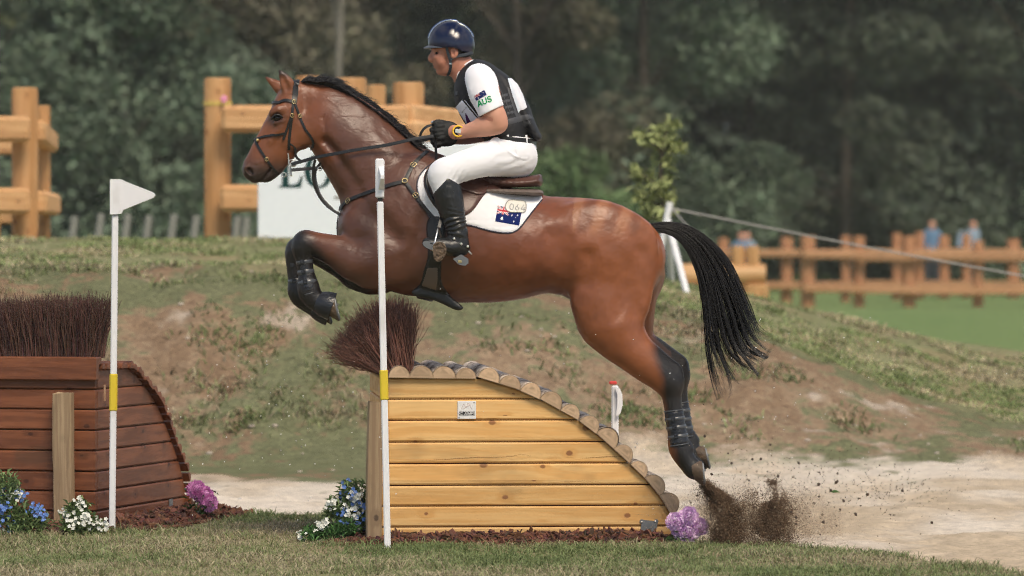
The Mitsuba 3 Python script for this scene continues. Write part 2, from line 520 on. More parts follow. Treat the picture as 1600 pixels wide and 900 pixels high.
# stones on the bank
m = 130
sx, sy = rg.uniform(-6, 6, m), rg.uniform(8.3, 13, m)
sz = land(sx, sy)
ico = trimesh.creation.icosphere(1, 1.0)
ms = []
for a, b, c in zip(sx, sy, sz):
    q = ico.copy()
    q.vertices *= 1 + .35 * (meshkit.noise(q.vertices * 1.7 + a * 9, 3)[:, None] - .5)
    q.apply_scale(rg.uniform(.008, .022) * np.array([1.2, 1, .7]))
    ms.append(q.apply_translation([a, b, c]))
diffuse('stone_pale', (.42, .37, .31))
put('stones', cat(*ms), 'stone_pale', smooth=True, label='small pale stones strewn over the earth bank', kind='stuff', cat='stones')
# ------------------------------------------------------------------ trees behind the field
prin('bark_dark', lambda p, n, uv: MX((.035, .028, .022), (.09, .075, .06), F_(p.x * 6, p.y * 6, p.z * 2, 3)), 0.9)
prin('bark_pale', lambda p, n, uv: MX((.13, .12, .10), (.24, .22, .19), F_(p.x * 5, p.y * 5, p.z * 2, 3)), 0.9)
scene['leaf'] = {'type': 'twosided', 'b': {'type': 'diffuse', 'reflectance': {'type': 'mesh_attribute', 'name': 'vertex_color'}}}


def leaf_cards(c, size, r, col, flat=.5):
    """Small leaf-shaped faces at points c, each its own tilt."""
    m = len(c)
    n = r.normal(0, 1, (m, 3))
    n[:, 2] = np.abs(n[:, 2]) + flat
    n /= np.linalg.norm(n, axis=1, keepdims=True)
    a = np.cross(n, r.normal(0, 1, (m, 3)))
    a /= np.maximum(np.linalg.norm(a, axis=1, keepdims=True), 1e-6)
    b = np.cross(n, a)
    s = (size * r.uniform(.6, 1.4, m))[:, None]
    v = np.stack([c - a * s, c + b * s * .45 + n * s * .1, c + a * s, c - b * s * .45 + n * s * .1], 1).reshape(-1, 3)
    o = np.arange(m)[:, None] * 4
    return tmesh(v, np.vstack([o + [0, 1, 2], o + [0, 2, 3]])), np.repeat(col, 4, 0)


def tree(name, label, u, y, wid, hei, base, col, seed, bark='bark_dark', trunk_r=.28, clumps=34, leaves=8000, leaf=.17, group=None, low=.5, lean=0.0):
    r = np.random.default_rng(seed)
    x0 = X(u, y)
    k = thing(name, label, 'tree', group)
    z0 = float(land(x0, y)) - .1
    top = z0 + hei
    # trunk and limbs
    tp = np.array([[x0 + lean * t + .15 * math.sin(3 * t + seed), y + .1 * math.cos(2 * t), z0 + t * hei * .85] for t in np.linspace(0, 1, 10)])
    ms = [tube(tp, np.linspace(trunk_r, trunk_r * .25, 10), 9)]
    cen = []
    for _ in range(clumps):
        t = r.uniform(0, 1) ** .8
        ang = r.uniform(0, 2 * np.pi)
        rad = wid / 2 * (.30 + .75 * math.sin(min(1, (t + .18) / 1.12) * math.pi) ** .7) * r.uniform(.35, 1)
        cen.append([x0 + lean * t + rad * math.cos(ang), y + .7 * rad * math.sin(ang), z0 + base + t * (hei - base)])
    cen = np.array(cen)
    for c in cen[::3]:
        a = tp[min(9, max(2, int((c[2] - z0) / hei * 8)))]
        ms.append(tube(curve([a, (a + c) / 2 + [0, 0, -.15], c], 6), np.linspace(trunk_r * .3, .02, 6), 5))
    put('trunk', cat(*ms), bark, k, smooth=True)
    w = r.integers(0, clumps, leaves)
    cr = r.uniform(.10, .21, clumps) * wid
    d = r.normal(0, 1, (leaves, 3))
    d /= np.linalg.norm(d, axis=1, keepdims=True)
    p = cen[w] + d * (cr[w] * r.uniform(.45, 1.08, leaves) ** .6)[:, None] * [1, .8, .72]
    tone = (r.uniform(.72, 1.35, clumps)[w] * r.uniform(.75, 1.25, leaves))[:, None]
    cc = np.clip(np.array(col) * tone + r.normal(0, .004, (leaves, 3)), 0.003, .9)
    m_, c_ = leaf_cards(p, np.full(leaves, leaf), r, cc)
    put('crown', m_, 'leaf', k, color=c_)
    return k


GREEN, GREY, OLIVE, DARK, LIT = (.135, .180, .125), (.205, .255, .190), (.135, .130, .092), (.066, .088, .068), (.15, .22, .105)
trees = [
    ('broad grey-green tree at the left edge behind the timber posts', -40, 95, 9, 12, .3, GREY, 'bark_dark'),
    ('rounded dark green tree between the two timber fences', 190, 92, 8, 8.2, .2, GREEN, 'bark_dark'),
    ('pale grey-green tree behind the tall left fence post', 330, 100, 7.5, 5.6, .2, GREY, 'bark_dark'),
    ('tall yellow-green tree rising behind the left trees', 290, 122, 11, 16, 2.0, (.30, .29, .11), 'bark_dark'),
    ('dark olive tree behind the ears of the horse', 455, 104, 7, 13, .8, OLIVE, 'bark_dark'),
    ('thin tree with a pale bare trunk behind the horse neck', 532, 88, 3.5, 13, 8.5, OLIVE, 'bark_pale'),
    ('deep dark tree behind the rider', 620, 112, 9, 15, .5, DARK, 'bark_dark'),
    ('brownish drooping tree to the right of the rider', 800, 104, 8, 14, .8, OLIVE, 'bark_dark'),
    ('low bright green shrub tree behind the saddle', 880, 82, 3.6, 3.4, .1, LIT, 'bark_dark'),
    ('dark green tree behind the staked sapling', 1010, 108, 9, 15, .3, GREEN, 'bark_dark'),
    ('wide dark tree above the log seat', 1180, 120, 11, 17, .3, DARK, 'bark_dark'),
    ('grey-green tree above the middle of the far fence', 1330, 116, 9, 15, .4, (.10, .122, .090), 'bark_dark'),
    ('dark leaning tree above the right part of the far fence', 1470, 122, 10, 16, .5, DARK, 'bark_dark'),
    ('dark tree at the right edge of the wood', 1640, 118, 11, 17, .3, DARK, 'bark_dark'),
    ('tall dark tree left of centre at the back of the wood', 720, 135, 12, 18, .4, DARK, 'bark_dark'),
    ('tall grey-green tree at the back behind the left fence', 60, 128, 14, 18, .4, GREEN, 'bark_dark'),
]
for q, (lab, u, y, w, h, b, c, bk) in enumerate(trees):
    tree('pine_tree' if 'brownish' in lab else 'tree', lab, u, y, w, h, b, c, 100 + q, bark=bk, leaves=8000 if w < 4 else 30000, clumps=26 if w < 4 else 44, leaf=.085 if w < 4 else .12, trunk_r=.13 if w < 4 else .2)
# the wood behind them, one mass
r = np.random.default_rng(77)
m = 110000
ux = r.uniform(-45, 45, m)
yy = 140 + r.uniform(0, 12, m) + 4 * meshkit.noise(np.stack([ux * .2, 0 * ux, 0 * ux], 1), 5)
top = 15 + 8 * meshkit.fbm(np.stack([ux * .12, 0 * ux, 0 * ux], 1), 3, 6)
zz = r.uniform(0, 1, m) * top
n = meshkit.fbm(np.stack([ux * .35, yy * .35, zz * .35], 1), 3, 8)
cc = np.clip(np.array(DARK) * (.5 + 1.3 * n)[:, None] * r.uniform(.7, 1.3, (m, 1)), .002, 1)
m_, c_ = leaf_cards(np.stack([ux, yy, zz], 1), np.full(m, .62), r, cc)
put('woods', m_, 'leaf', color=c_, label='dark mass of woodland behind the single trees', kind='stuff', cat='woods')
# undergrowth along the foot of the wood
m = 26000
ux = r.uniform(-32, 32, m)
n = meshkit.fbm(np.stack([ux * .5, 0 * ux, 0 * ux], 1), 3, 12)
yy = 86 + 6 * meshkit.noise(np.stack([ux * .3, 0 * ux, 0 * ux + 3], 1), 5) + r.normal(0, .8, m)
yy = np.where(ux > 4, yy + 32, yy)
zz = np.abs(r.normal(0, .5, m)) * (1.0 + 2.6 * n)
cc = np.clip(np.array(GREEN) * (.6 + 1.0 * n)[:, None] * r.uniform(.6, 1.4, (m, 1)), .002, 1)
m_, c_ = leaf_cards(np.stack([ux, yy, zz], 1), np.full(m, .15), r, cc)
put('undergrowth', m_, 'leaf', color=c_, label='undergrowth along the foot of the wood', kind='stuff', cat='undergrowth')
# ------------------------------------------------------------------ timber materials
def wood(c0, c1, knot, along='x', ring=9.0, seed=0.0, dirt=.25):
    def fn(p, n, uv):
        a, b = (p.x, p.z) if along == 'x' else ((p.y, p.z) if along == 'y' else (p.z, p.x))
        o = p.y if along != 'y' else p.x
        row = mikit.cell_rand(dr.floor((p.z + .004) / .1115), seed + 3, 1) if along != 'z' else mi.Float(.5)
        g = F_(a * 1.6 + 37 * row, b * 38 + 3 * N(a * 2.2, b * 5, row * 9), o * 9, 3)
        f = F_(a * 9 + 11 * row, b * 220, o * 60, 2)
        kx, kz = a * 5.6 + 13 * row, b * 8.0
        d1, d2, w = mikit.voronoi(kx, kz)
        k = SM(.125, .065, d1 * (.85 + .5 * N(a * 40, b * 40, 1)) * (.8 + .9 * mikit.cell_rand(dr.floor(w * 997), 3, 1))) * SM(.66, .70, w)
        halo = SM(.34, .06, d1) * SM(.66, .70, w)
        c = MX(c0, c1, SM(.32, .66, g * .72 + f * .28 + halo * .3))
        c = c * (.86 + .28 * row) * (.92 + .16 * f)
        c = MX(c, knot, k * .85)
        return MX(c, (.06, .045, .03), dirt * SM(.62, .8, F_(a * 3, b * 5, o * 3, 4)))
    return fn


def wood_bump(p, n, uv):
    return .0010 * F_(p.x * 5, p.z * 200, p.y * 30, 2) + .0015 * F_(p.x * 30, p.y * 30, p.z * 30, 3)


prin('pine', wood((.70, .445, .185), (.60, .335, .115), (.22, .085, .035)), .52, wood_bump, 1.0, specular=.35)
prin('pine_gap', (.22, .10, .03), .8)
prin('stained', wood((.215, .076, .034), (.135, .046, .021), (.05, .018, .01), dirt=.4), .5, wood_bump, 1.0, specular=.4)
prin('stained_y', wood((.215, .076, .034), (.135, .046, .021), (.05, .018, .01), along='y', dirt=.4), .5, wood_bump, 1.0, specular=.4)
prin('weathered', wood((.40, .29, .18), (.25, .17, .10), (.07, .045, .03), along='z', seed=5, dirt=.5), .8, lambda p, n, uv: .006 * F_(p.x * 70, p.y * 70, p.z * 5, 3), 1.0)
scene['log_end_vc'] = {'type': 'twosided', 'b': {'type': 'diffuse', 'reflectance': {'type': 'mesh_attribute', 'name': 'vertex_color'}}}
prin('log_bark', lambda p, n, uv: MX((.15, .105, .075), (.58, .50, .42), SM(.3, .65, F_(p.x * 40, p.y * 14, p.z * 40, 4))), .9, lambda p, n, uv: .010 * F_(p.x * 45, p.y * 20, p.z * 45, 3), 1.0)


def endgrain(p, n, uv):
    q = F_(p.x * 26, p.y * 3, p.z * 26, 3)
    r_ = dr.abs(dr.sin((p.x * p.x + p.z * p.z) * 0 + (p.z + .3 * dr.sin(p.x * 30)) * 420))
    return MX((.62, .40, .235), (.42, .235, .125), SM(.3, .7, q * .8 + .2 * r_))


prin('log_end', endgrain, .75, lambda p, n, uv: .003 * F_(p.x * 90, p.y * 10, p.z * 90, 2), 1.0)
prin('twig', 'vc', .7)
prin('white_paint', lambda p, n, uv: MX((.76, .77, .80), (.66, .66, .67), SM(.55, .8, F_(p.x * 14, p.y * 14, p.z * 6, 3))), .38)
prin('tape_yellow', (.66, .50, .03), .45)
prin('black_plastic', (.02, .02, .02), .5)
prin('sign_white', (.72, .72, .72), .4)
diffuse('ink_black', (.03, .03, .035))
diffuse('ink_pink', (.60, .48, .46))
prin('steel', lambda p, n, uv: MX((.13, .14, .15), (.22, .23, .24), F_(p.x * 50, p.y * 50, p.z * 50, 3)), .5, metallic=.5)
prin('red_tip', (.60, .06, .05), .4)
scene['mulch_mat'] = {'type': 'twosided', 'b': {'type': 'principled', 'base_color': {'type': 'mesh_attribute', 'name': 'vertex_color'}, 'roughness': .85}}


def frame(ox, oy, yaw):
    c, s = math.cos(yaw), math.sin(yaw)
    oz = float(land(ox, oy))
    M = np.array([[c, -s, 0, ox], [s, c, 0, oy], [0, 0, 1, oz], [0, 0, 0, 1.0]])
    return M


def loc(mesh, M):
    return mesh.apply_transform(M)


PROF = [(0, .872), (.5, .864), (.66, .815), (.823, .742), (.987, .652), (1.117, .553), (1.233, .448), (1.347, .340), (1.427, .243), (1.483, .150), (1.505, .0)]


def board(poly, th=.032, b=.008):
    """A board with bevelled face edges from a convex outline in x, z; its face looks towards -y at y = 0."""
    q = poly.buffer(-b)
    if q.is_empty:
        return None
    p3 = [(x, th, z) for x, z in poly.exterior.coords] + [(x, b * .8, z) for x, z in poly.exterior.coords] + [(x, 0, z) for x, z in q.exterior.coords]
    return trimesh.convex.convex_hull(np.array(p3))


def twigs(M, x0, x1, y0, y1, m, r, fan, zb, zt, tone, thick=.0017, spray=.04):
    """Upright birch twigs between y0 and y1 (local), fanned out along x."""
    yb = r.uniform(y0, y1, m)
    a = r.uniform(-1, 1, m)
    xb = (x0 + x1) / 2 + a * (x1 - x0) / 2
    top = fan(a, yb, r)
    P = []
    bend = r.normal(0, spray, (m, 3)) * [1, 1, .5] * r.choice([.6, 1, 2.2], (m, 1), p=[.5, .4, .1])
    kink = r.normal(0, .012, (m, 5, 3))
    for t in np.linspace(0, 1, 5):
        p = np.stack([xb, yb, np.full(m, zb)], 1) * (1 - t) + top * t
        p = p + bend * (t * t) + kink[:, int(t * 4)] * t
        P.append(p)
    P = np.stack(P, 1)
    mesh = strands(P, np.array([1.2, 1.1, 1, .8, .4])[None] * thick * r.uniform(.55, 1.6, (m, 1)))
    c = np.clip(np.array(tone) * r.uniform(.35, 1.5, (m, 1)) + r.uniform(0, .02, (m, 3)) * [1.2, .8, .6], 0, 1)
    return loc(mesh, M), np.repeat(c, 15, 0)


def jump(name, label, M, mat, mat_side, L, rows, nlog, logr, small, seed, side=True):
    r = np.random.default_rng(seed)
    K = thing(name, label, 'jump')
    P = Polygon([(0, 0)] + [(0, .872)] + PROF[1:])
    curve_pts = np.array(PROF)
    for face, yy, flip in (('front', 0, 1), ('back', L, -1)):
        for k in range(len(rows) - 1):
            z1, z0 = rows[k], rows[k + 1]
            g = P.intersection(sbox(-1, z0 + .0032, 3, z1 - .0032))
            for q in parts_of(g):
                m = board(q)
                if m is None:
                    continue
                if flip < 0:
                    m.apply_scale([1, -1, 1])
                    m.invert()
                m.apply_translation([0, yy + r.uniform(-.0015, .0015), 0])
                put('plank', loc(m, M), mat, K)
    core = trimesh.creation.extrude_polygon(P.buffer(-.010), L - .05, engine='earcut')
    core.apply_transform(np.array([[1, 0, 0, 0], [0, 0, -1, L - .025], [0, 1, 0, 0], [0, 0, 0, 1.0]]))
    put('core', loc(core, M), 'pine_gap', K)
    # landing side: boards across, then the half-round logs over the roof
    zs = rows
    for k in range(len(zs) - 1):
        z1, z0 = zs[k], zs[k + 1]
        m = bevel_box(.032, L + (.0 if side else 0), z1 - z0 - .006, .006).apply_translation([-.016 - .001, L / 2, (z0 + z1) / 2])
        put('side_plank', loc(m, M), mat_side, K)
    ln = LineString(curve_pts)
    off = .001
    for k in range(nlog):
        s = (k + .5) / nlog * (ln.length - .04)
        c = np.array(ln.interpolate(s).coords[0])
        d = np.array(ln.interpolate(s + .02).coords[0]) - np.array(ln.interpolate(max(s - .02, 0)).coords[0])
        d /= np.linalg.norm(d)
        nn = np.array([-d[1], d[0]])
        rr = logr * r.uniform(.88, 1.12)
        ang = np.linspace(0, np.pi, 13)
        hr = rr * r.uniform(1.0, 1.2)
        prof = np.array([c + nn * off + d * math.cos(t) * rr * -1 + nn * math.sin(t) * hr for t in ang])
        ya, yb = -.030 + r.uniform(-.012, .006), L + r.uniform(0, .03)
        q = Polygon(prof).buffer(0)
        nseg = 14
        ys = np.linspace(ya, yb, nseg)
        wob = 1 + .12 * (meshkit.noise(np.stack([ys * 5, ys * 0 + k * 3.1, ys * 0], 1), seed) - .5)
        ring_ = [np.array([[c[0] + (x - c[0]) * w, y, c[1] + (z - c[1]) * w] for x, z in prof]) for y, w in zip(ys, wob)]
        v = np.vstack(ring_)
        n_ = len(prof)
        i, j = np.meshgrid(np.arange(nseg - 1), np.arange(n_), indexing='ij')
        f = np.stack([i * n_ + j, (i + 1) * n_ + j, (i + 1) * n_ + (j + 1) % n_, i * n_ + (j + 1) % n_], -1).reshape(-1, 4)
        bk = tmesh(v, f)
        lg = put('log' if not small else 'roof_slat', loc(bk, M), 'log_bark' if not small else 'stained_y', K, smooth=40)
        for yy, flip in ((ya, 0), (yb, 1)):
            pr = np.array([[x, yy, z] for x, z in prof])
            cen_ = pr.mean(0) + [0, (-.002 if not flip else .002), 0]
            lay = [pr] + [cen_ + (pr - cen_) * w for w in (.93, .80, .62, .42, .2)]
            f = []
            for a_ in range(5):
                for j in range(n_):
                    f += [[a_ * n_ + n_ + j, a_ * n_ + j, a_ * n_ + (j + 1) % n_], [a_ * n_ + n_ + j, a_ * n_ + (j + 1) % n_, a_ * n_ + n_ + (j + 1) % n_]]
            f += [[6 * n_, 5 * n_ + j, 5 * n_ + (j + 1) % n_] for j in range(n_)]
            if flip:
                f = [q_[::-1] for q_ in f]
            vv = np.vstack(lay + [cen_[None]])
            tn = np.repeat([.34, .80, 1.0, .90, 1.04, .86, .8], [n_] * 6 + [1])[:, None] * (1 + .5 * (meshkit.noise(vv * 60, seed) - .5))[:, None]
            ec = np.clip(np.array([.60, .43, .285]) * r.uniform(.72, 1.1) * tn, 0, 1)
            if small:
                put('end_grain', loc(tmesh(vv, f), M), 'stained', lg)
            else:
                put('end_grain', loc(tmesh(vv, f), M), 'log_end_vc', lg, color=ec)
    return K


ROWS = [.872, .760, .650, .536, .424, .310, .202, .093, -.03]
MA = frame(X(606), 0.0, math.radians(4.3))
JA = jump('log_jump', 'yellow pine jump with planked side, curved log-covered roof and brush on top', MA, 'pine', 'pine', 1.35, ROWS, 16, .059, False, 5)
r = np.random.default_rng(9)


def fan_a(a, yb, r):
    th = np.where(a < .1, np.interp(a, [-1, -.55, .1], [-1.22, -.72, -.20]), np.interp(a, [.1, 1], [-.22, .10])) + r.normal(0, .07, len(a))
    ln = .36 * np.minimum(r.normal(.94, .10, len(a)), 1.10) * np.interp(th, [-1.5, -.8, -.2, .4], [.80, .82, 1.0, .96])
    return np.stack([.055 + a * .05 + ln * np.sin(th), yb, .885 + ln * np.cos(th)], 1)


tm, tc = twigs(MA, -.03, .13, -.01, 1.30, 3600, r, fan_a, .885, 1, (.27, .125, .095), .0017, .028)
put('brush', tm, 'twig', JA, color=tc, smooth=True, kind='stuff', label='fan of reddish brown birch twigs')
# post against the landing side
def post(M, x, y, w, d, h, mat, parent, seed, tilt=0.0, name='post'):
    r = np.random.default_rng(seed)
    n = 10
    zs = np.linspace(-.05, h, n)
    sec = np.array([(-1, -.8), (-.8, -1), (.8, -1), (1, -.8), (1, .8), (.8, 1), (-.8, 1), (-1, .8)])
    v, f = [], []
    for k, z in enumerate(zs):
        s = sec * [w / 2, d / 2] * (1 + r.normal(0, .018, (8, 1)))
        v.append(np.stack([x + tilt * z + s[:, 0] + .004 * math.sin(z * 5 + seed), y + s[:, 1], np.full(8, z) + (r.normal(0, .004, 8) if k == n - 1 else 0)], 1))
    v = np.vstack(v + [np.array([[x + tilt * h, y, h]])])
    for k in range(n - 1):
        for j in range(8):
            f.append([k * 8 + j, k * 8 + (j + 1) % 8, (k + 1) * 8 + (j + 1) % 8])
            f.append([k * 8 + j, (k + 1) * 8 + (j + 1) % 8, (k + 1) * 8 + j])
    for j in range(8):
        f.append([(n - 1) * 8 + j, (n - 1) * 8 + (j + 1) % 8, n * 8])
    return put(name, loc(tmesh(v, np.array(f)), M), mat, parent, smooth=30)


post(MA, -.072, .03, .082, .09, .745, 'weathered', JA, 3, .012)
# maker's plate
SG = put('maker_plate', loc(bevel_box(.097, .006, .094, .002).apply_translation([(729.5 - 606) / 300, -.0035, (850 - 639) / 300]), MA), 'sign_white', JA, label='small white square plate with a black strip of lettering')


def flat_text(s, h, depth=.0012, bold=True):
    m = meshkit.text_mesh(s, h, depth, bold)
    m.apply_transform(np.array([[1, 0, 0, 0], [0, 0, -1, 0], [0, 1, 0, 0], [0, 0, 0, 1.0]]))
    return m


sx, sz = (729.5 - 606) / 300, (850 - 639) / 300
put('strip', loc(bevel_box(.084, .002, .019, .0005).apply_translation([sx, -.0072, sz - .018]), MA), 'ink_black', SG)
tx = flat_text('KC JUMPS', .0125)
tx.apply_translation([-tx.bounds.mean(0)[0] + sx, -.0085, sz - .018 - .006])
for k in range(1):
    put('lettering', loc(tx, MA), 'sign_white', SG, kind='stuff')
ms = []
for k, pts in enumerate([[(-.028, .006), (-.014, .03), (-.004, .012), (.006, .034), (.018, .020), (.026, .004)], [(-.02, .004), (0, .018), (.022, .028)]]):
    c = curve([(sx + a, -.0072, sz + b) for a, b in pts], 30)
    ms.append(tube(c, .0012, 4))
put('emblem', loc(cat(*ms), MA), 'ink_pink', SG, kind='stuff')
for a, b in ((.038, .038), (-.04, -.04)):
    put('screw', loc(trimesh.creation.icosphere(1, .004).apply_translation([sx + a, -.006, sz + b]), MA), 'steel', SG)
# steel bracket and a screw on the lowest board
br_ = unary_union([Polygon([(0, .0), (.075, -.01), (.095, .085), (.015, .095)]).buffer(.002), Point(.012, .088).buffer(.011), Point(.088, .088).buffer(.011), Point(.076, -.003).buffer(.010)])
bm_ = trimesh.creation.extrude_polygon(br_, .006, engine='earcut')
bm_.apply_transform(np.array([[1, 0, 0, (1001 - 606) / 300], [0, 0, -1, -.001], [0, 1, 0, (850 - 841) / 300], [0, 0, 0, 1.0]]))
bk = put('bracket', loc(bm_, MA), 'steel', JA)
for a, b in ((.012, .085), (.082, .088), (.05, .035)):
    put('bolt', loc(trimesh.creation.icosphere(1, .006).apply_translation([(1001 - 606) / 300 + a, -.008, .03 + b]), MA), 'metal', bk)
put('screw', loc(trimesh.creation.cylinder(.011, .006, sections=20).apply_transform(trimesh.transformations.rotation_matrix(math.pi / 2, [1, 0, 0])).apply_translation([(626.5 - 606) / 300, -.003, (850 - 833) / 300]), MA), 'steel', JA)
# cracks in the boards
ms = []
for pts in ([(640, 719), (700, 716), (760, 713), (805, 711), (812, 709), (840, 713)], [(905, 716), (950, 713), (985, 712)], [(850, 754), (900, 751), (960, 752)]):
    c = curve([((u - 606) / 300, -.0004, (850 - v) / 300) for u, v in pts], 30)
    ms.append(tube(c, np.sin(np.linspace(.1, 3.0, 30)) * .0017, 4))
put('crack', loc(cat(*ms), MA), 'pine_gap', JA, kind='stuff')

# the darker jump on the left, seen from its landing side
MB = frame(-2.27, 1.25, math.radians(75))
JB = jump('brown_jump', 'red-brown plank jump at the left with a long brush top and a curved end', MB, 'stained_y', 'stained', 3.4, ROWS, 26, .030, True, 6)
for z, h, d in ((.915, .045, .10), (.86, .10, .06)):
    put('cap_board', loc(bevel_box(d, 3.44, h, .006).apply_translation([-.045 + (.02 if z > .9 else 0), 1.70, z]), MB), 'stained', JB)


def fan_b(a, yb, r):
    th = r.normal(0, .10, len(a)) + a * .12
    ph = np.where(yb < .3, -(.3 - yb) * .55, 0) + r.normal(0, .05, len(a))
    ln = .325 * r.uniform(.86, 1.05, len(a)) * (1 + .03 * np.sin(yb * 9))
    return np.stack([.05 + a * .07 + ln * np.sin(th), yb + ln * np.sin(ph), .93 + ln * np.cos(th)], 1)


tm, tc = twigs(MB, -.02, .14, .0, 3.3, 11000, r, fan_b, .93, 1, (.095, .045, .038), .0019, .025)
put('brush', tm, 'twig', JB, color=tc, smooth=True, kind='stuff', label='dense dark brown birch brush')
post(MB, -.10, .155, .07, .105, .74, 'weathered', JB, 8, -.01)
post(MB, -.10, 1.75, .07, .105, .74, 'weathered', JB, 9)
put('notice', loc(bevel_box(.03, .002, .09, .001).apply_translation([.03, -.034, .74]), MB), 'log_end', JB)
put('bracket', loc(bevel_box(.06, .006, .07, .002).apply_translation([1.22, -.004, .06]), MB), 'steel', JB)


# ------------------------------------------------------------------ bark mulch
def mulch(label, x0, x1, y0, y1, m, seed, M=None, ht=.05):
    r = np.random.default_rng(seed)
    x, y = r.uniform(x0, x1, m), y0 + (y1 - y0) * r.beta(1.6, 2.0, m)
    hh = np.clip(1 - ((y - (y0 + y1) / 2) / ((y1 - y0) / 2)) ** 2, 0, 1) * np.clip(np.minimum(x - x0, x1 - x) / .12, 0, 1)
    P = np.stack([x, y, 0 * x], 1)
    if M is not None:
        P = P @ M[:3, :3].T + M[:3, 3]
    P[:, 2] = land(P[:, 0], P[:, 1]) + hh * ht * r.uniform(0, 1, m) + .004
    ln, w, t = r.uniform(.014, .044, m), r.uniform(.008, .018, m), r.uniform(.002, .005, m)
    q = r.normal(0, 1, (m, 3, 3))
    u = q[:, 0] * [1, 1, .45]
    u /= np.linalg.norm(u, axis=1, keepdims=True)
    n = np.cross(u, q[:, 1])
    n /= np.linalg.norm(n, axis=1, keepdims=True)
    b = np.cross(n, u)
    cor = np.array([(sx_, sy_, sz_) for sx_ in (-1, 1) for sy_ in (-1, 1) for sz_ in (-1, 1)], float)
    v = P[:, None] + cor[None, :, :1] * (u * ln[:, None])[:, None] + cor[None, :, 1:2] * (b * w[:, None])[:, None] * r.uniform(.5, 1.1, (m, 8, 1)) + cor[None, :, 2:] * (n * t[:, None])[:, None]
    F = np.array([[0, 1, 3], [0, 3, 2], [4, 6, 7], [4, 7, 5], [0, 4, 5], [0, 5, 1], [2, 3, 7], [2, 7, 6], [0, 2, 6], [0, 6, 4], [1, 5, 7], [1, 7, 3]])
    f = (np.arange(m)[:, None, None] * 8 + F[None]).reshape(-1, 3)
    c = np.clip(np.array([.105, .040, .022]) * r.uniform(.35, 1.7, (m, 1)) + r.uniform(0, .02, (m, 3)), 0, 1)
    put('mulch', tmesh(v.reshape(-1, 3), f), 'mulch_mat', color=np.repeat(c, 8, 0), label=label, kind='stuff', cat='mulch')


mulch('reddish bark mulch along the foot of the yellow jump', -.12, 1.50, -.17, .02, 2600, 51, MA, .055)
mulch('reddish bark mulch beside the post of the yellow jump', -.30, -.02, -.10, .8, 700, 52, MA, .03)
mulch('reddish bark mulch round the curved end of the brown jump', -.15, 1.55, -.40, .02, 2600, 53, MB, .06)
mulch('reddish bark mulch in front of the brown jump', -.45, -.06, -.2, 1.2, 1400, 54, MB, .05)


# ------------------------------------------------------------------ flag poles
def pole(label, pts, y, tape, parent_flag, seed):
    """pts: (u, v) of foot and head."""
    K = thing('flag_pole', label, 'flag pole', 'flag poles beside the jumps')
    (u0, v0), (u1, v1) = pts
    a, b = W(u0, v0, y, True), W(u1, v1, y, True)
    a[2] = land(a[0], a[1]) - .1
    r_ = .019
    L = np.linalg.norm(b - a)
    m = bevel_box(.034, .034, L, .006).apply_translation([0, 0, L / 2])
    d = (b - a) / L
    tilt = trimesh.geometry.align_vectors([0, 0, 1], d)
    mv = np.eye(4)
    mv[:3, 3] = a
    m.apply_transform(mv @ tilt)
    put('shaft', m, 'white_paint', K)
    t0, t1 = tape
    f = lambda v: a + d * ((W(u0, v, y, True)[2] - a[2]) / d[2])
    q = bevel_box(.042, .042, abs(f(t0)[2] - f(t1)[2]), .008)
    mv2 = np.eye(4)
    mv2[:3, 3] = (f(t0) + f(t1)) / 2
    put('tape', q.apply_transform(mv2 @ tilt), 'tape_yellow', K, label='yellow tape band')
    for z in np.linspace(.08, .92, 9):
        p_ = f(t0) * (1 - z) + f(t1) * z
    return K, a, b, d


K, a, b, d = pole('white flag pole with a wedge flag and yellow band by the brown jump', ((174.5, 832), (180, 336)), 1.05, (583, 643), None, 1)
yy = 1.05
put('collar', bevel_box(.026, .026, .02, .004).apply_translation(W(180, 333, yy, True)), 'black_plastic', K)
fl = Polygon([(W(u, v, yy, True)[0], W(u, v, yy, True)[2]) for u, v in ((173, 280.5), (189, 280), (197, 284), (240, 301), (243, 305), (240, 309), (193, 328), (190, 334), (173, 335))])
fm = trimesh.creation.extrude_polygon(fl.buffer(-.004).buffer(.004), .05, engine='earcut')
fm.apply_transform(np.array([[1, 0, 0, 0], [0, 0, -1, yy + .025], [0, 1, 0, 0], [0, 0, 0, 1.0]]))
put('flag', fm, 'white_paint', K, smooth=30, label='white wedge-shaped plastic flag')
sl = Polygon([(W(u, v, yy, True)[0], W(u, v, yy, True)[2]) for u, v in ((172.5, 280), (189.5, 280), (188.5, 328), (184, 335), (172.5, 335))])
fm = trimesh.creation.extrude_polygon(sl, .062, engine='earcut')
fm.apply_transform(np.array([[1, 0, 0, 0], [0, 0, -1, yy + .031], [0, 1, 0, 0], [0, 0, 0, 1.0]]))
put('sleeve', fm, 'white_paint', K, smooth=30)

yy = -.42
K, a, b, d = pole('white flag pole with its flag edge-on in front of the horse chest', ((606, 852), (594, 315)), yy, (577, 626), None, 2)
put('collar', bevel_box(.026, .026, .02, .004).apply_translation(W(594, 311.5, yy, True)), 'black_plastic', K)
c0, c1 = W(593.5, 308, yy, True), W(593, 249, yy, True)
m = bevel_box(.044, .05, .2, .006).apply_translation((c0 + c1) / 2)
put('sleeve', m, 'white_paint', K)
wd = trimesh.convex.convex_hull(np.array([(-.019, .02, -.10), (.019, .02, -.10), (-.019, .02, .095), (.019, .02, .095), (.004, -.15, .0), (.022, -.15, .0), (.004, -.15, .02), (.022, -.15, .02)])).apply_translation((c0 + c1) / 2 + [.004, .03, -.004])
put('flag', wd, 'white_paint', K, smooth=30, label='white wedge flag pointing at the camera')

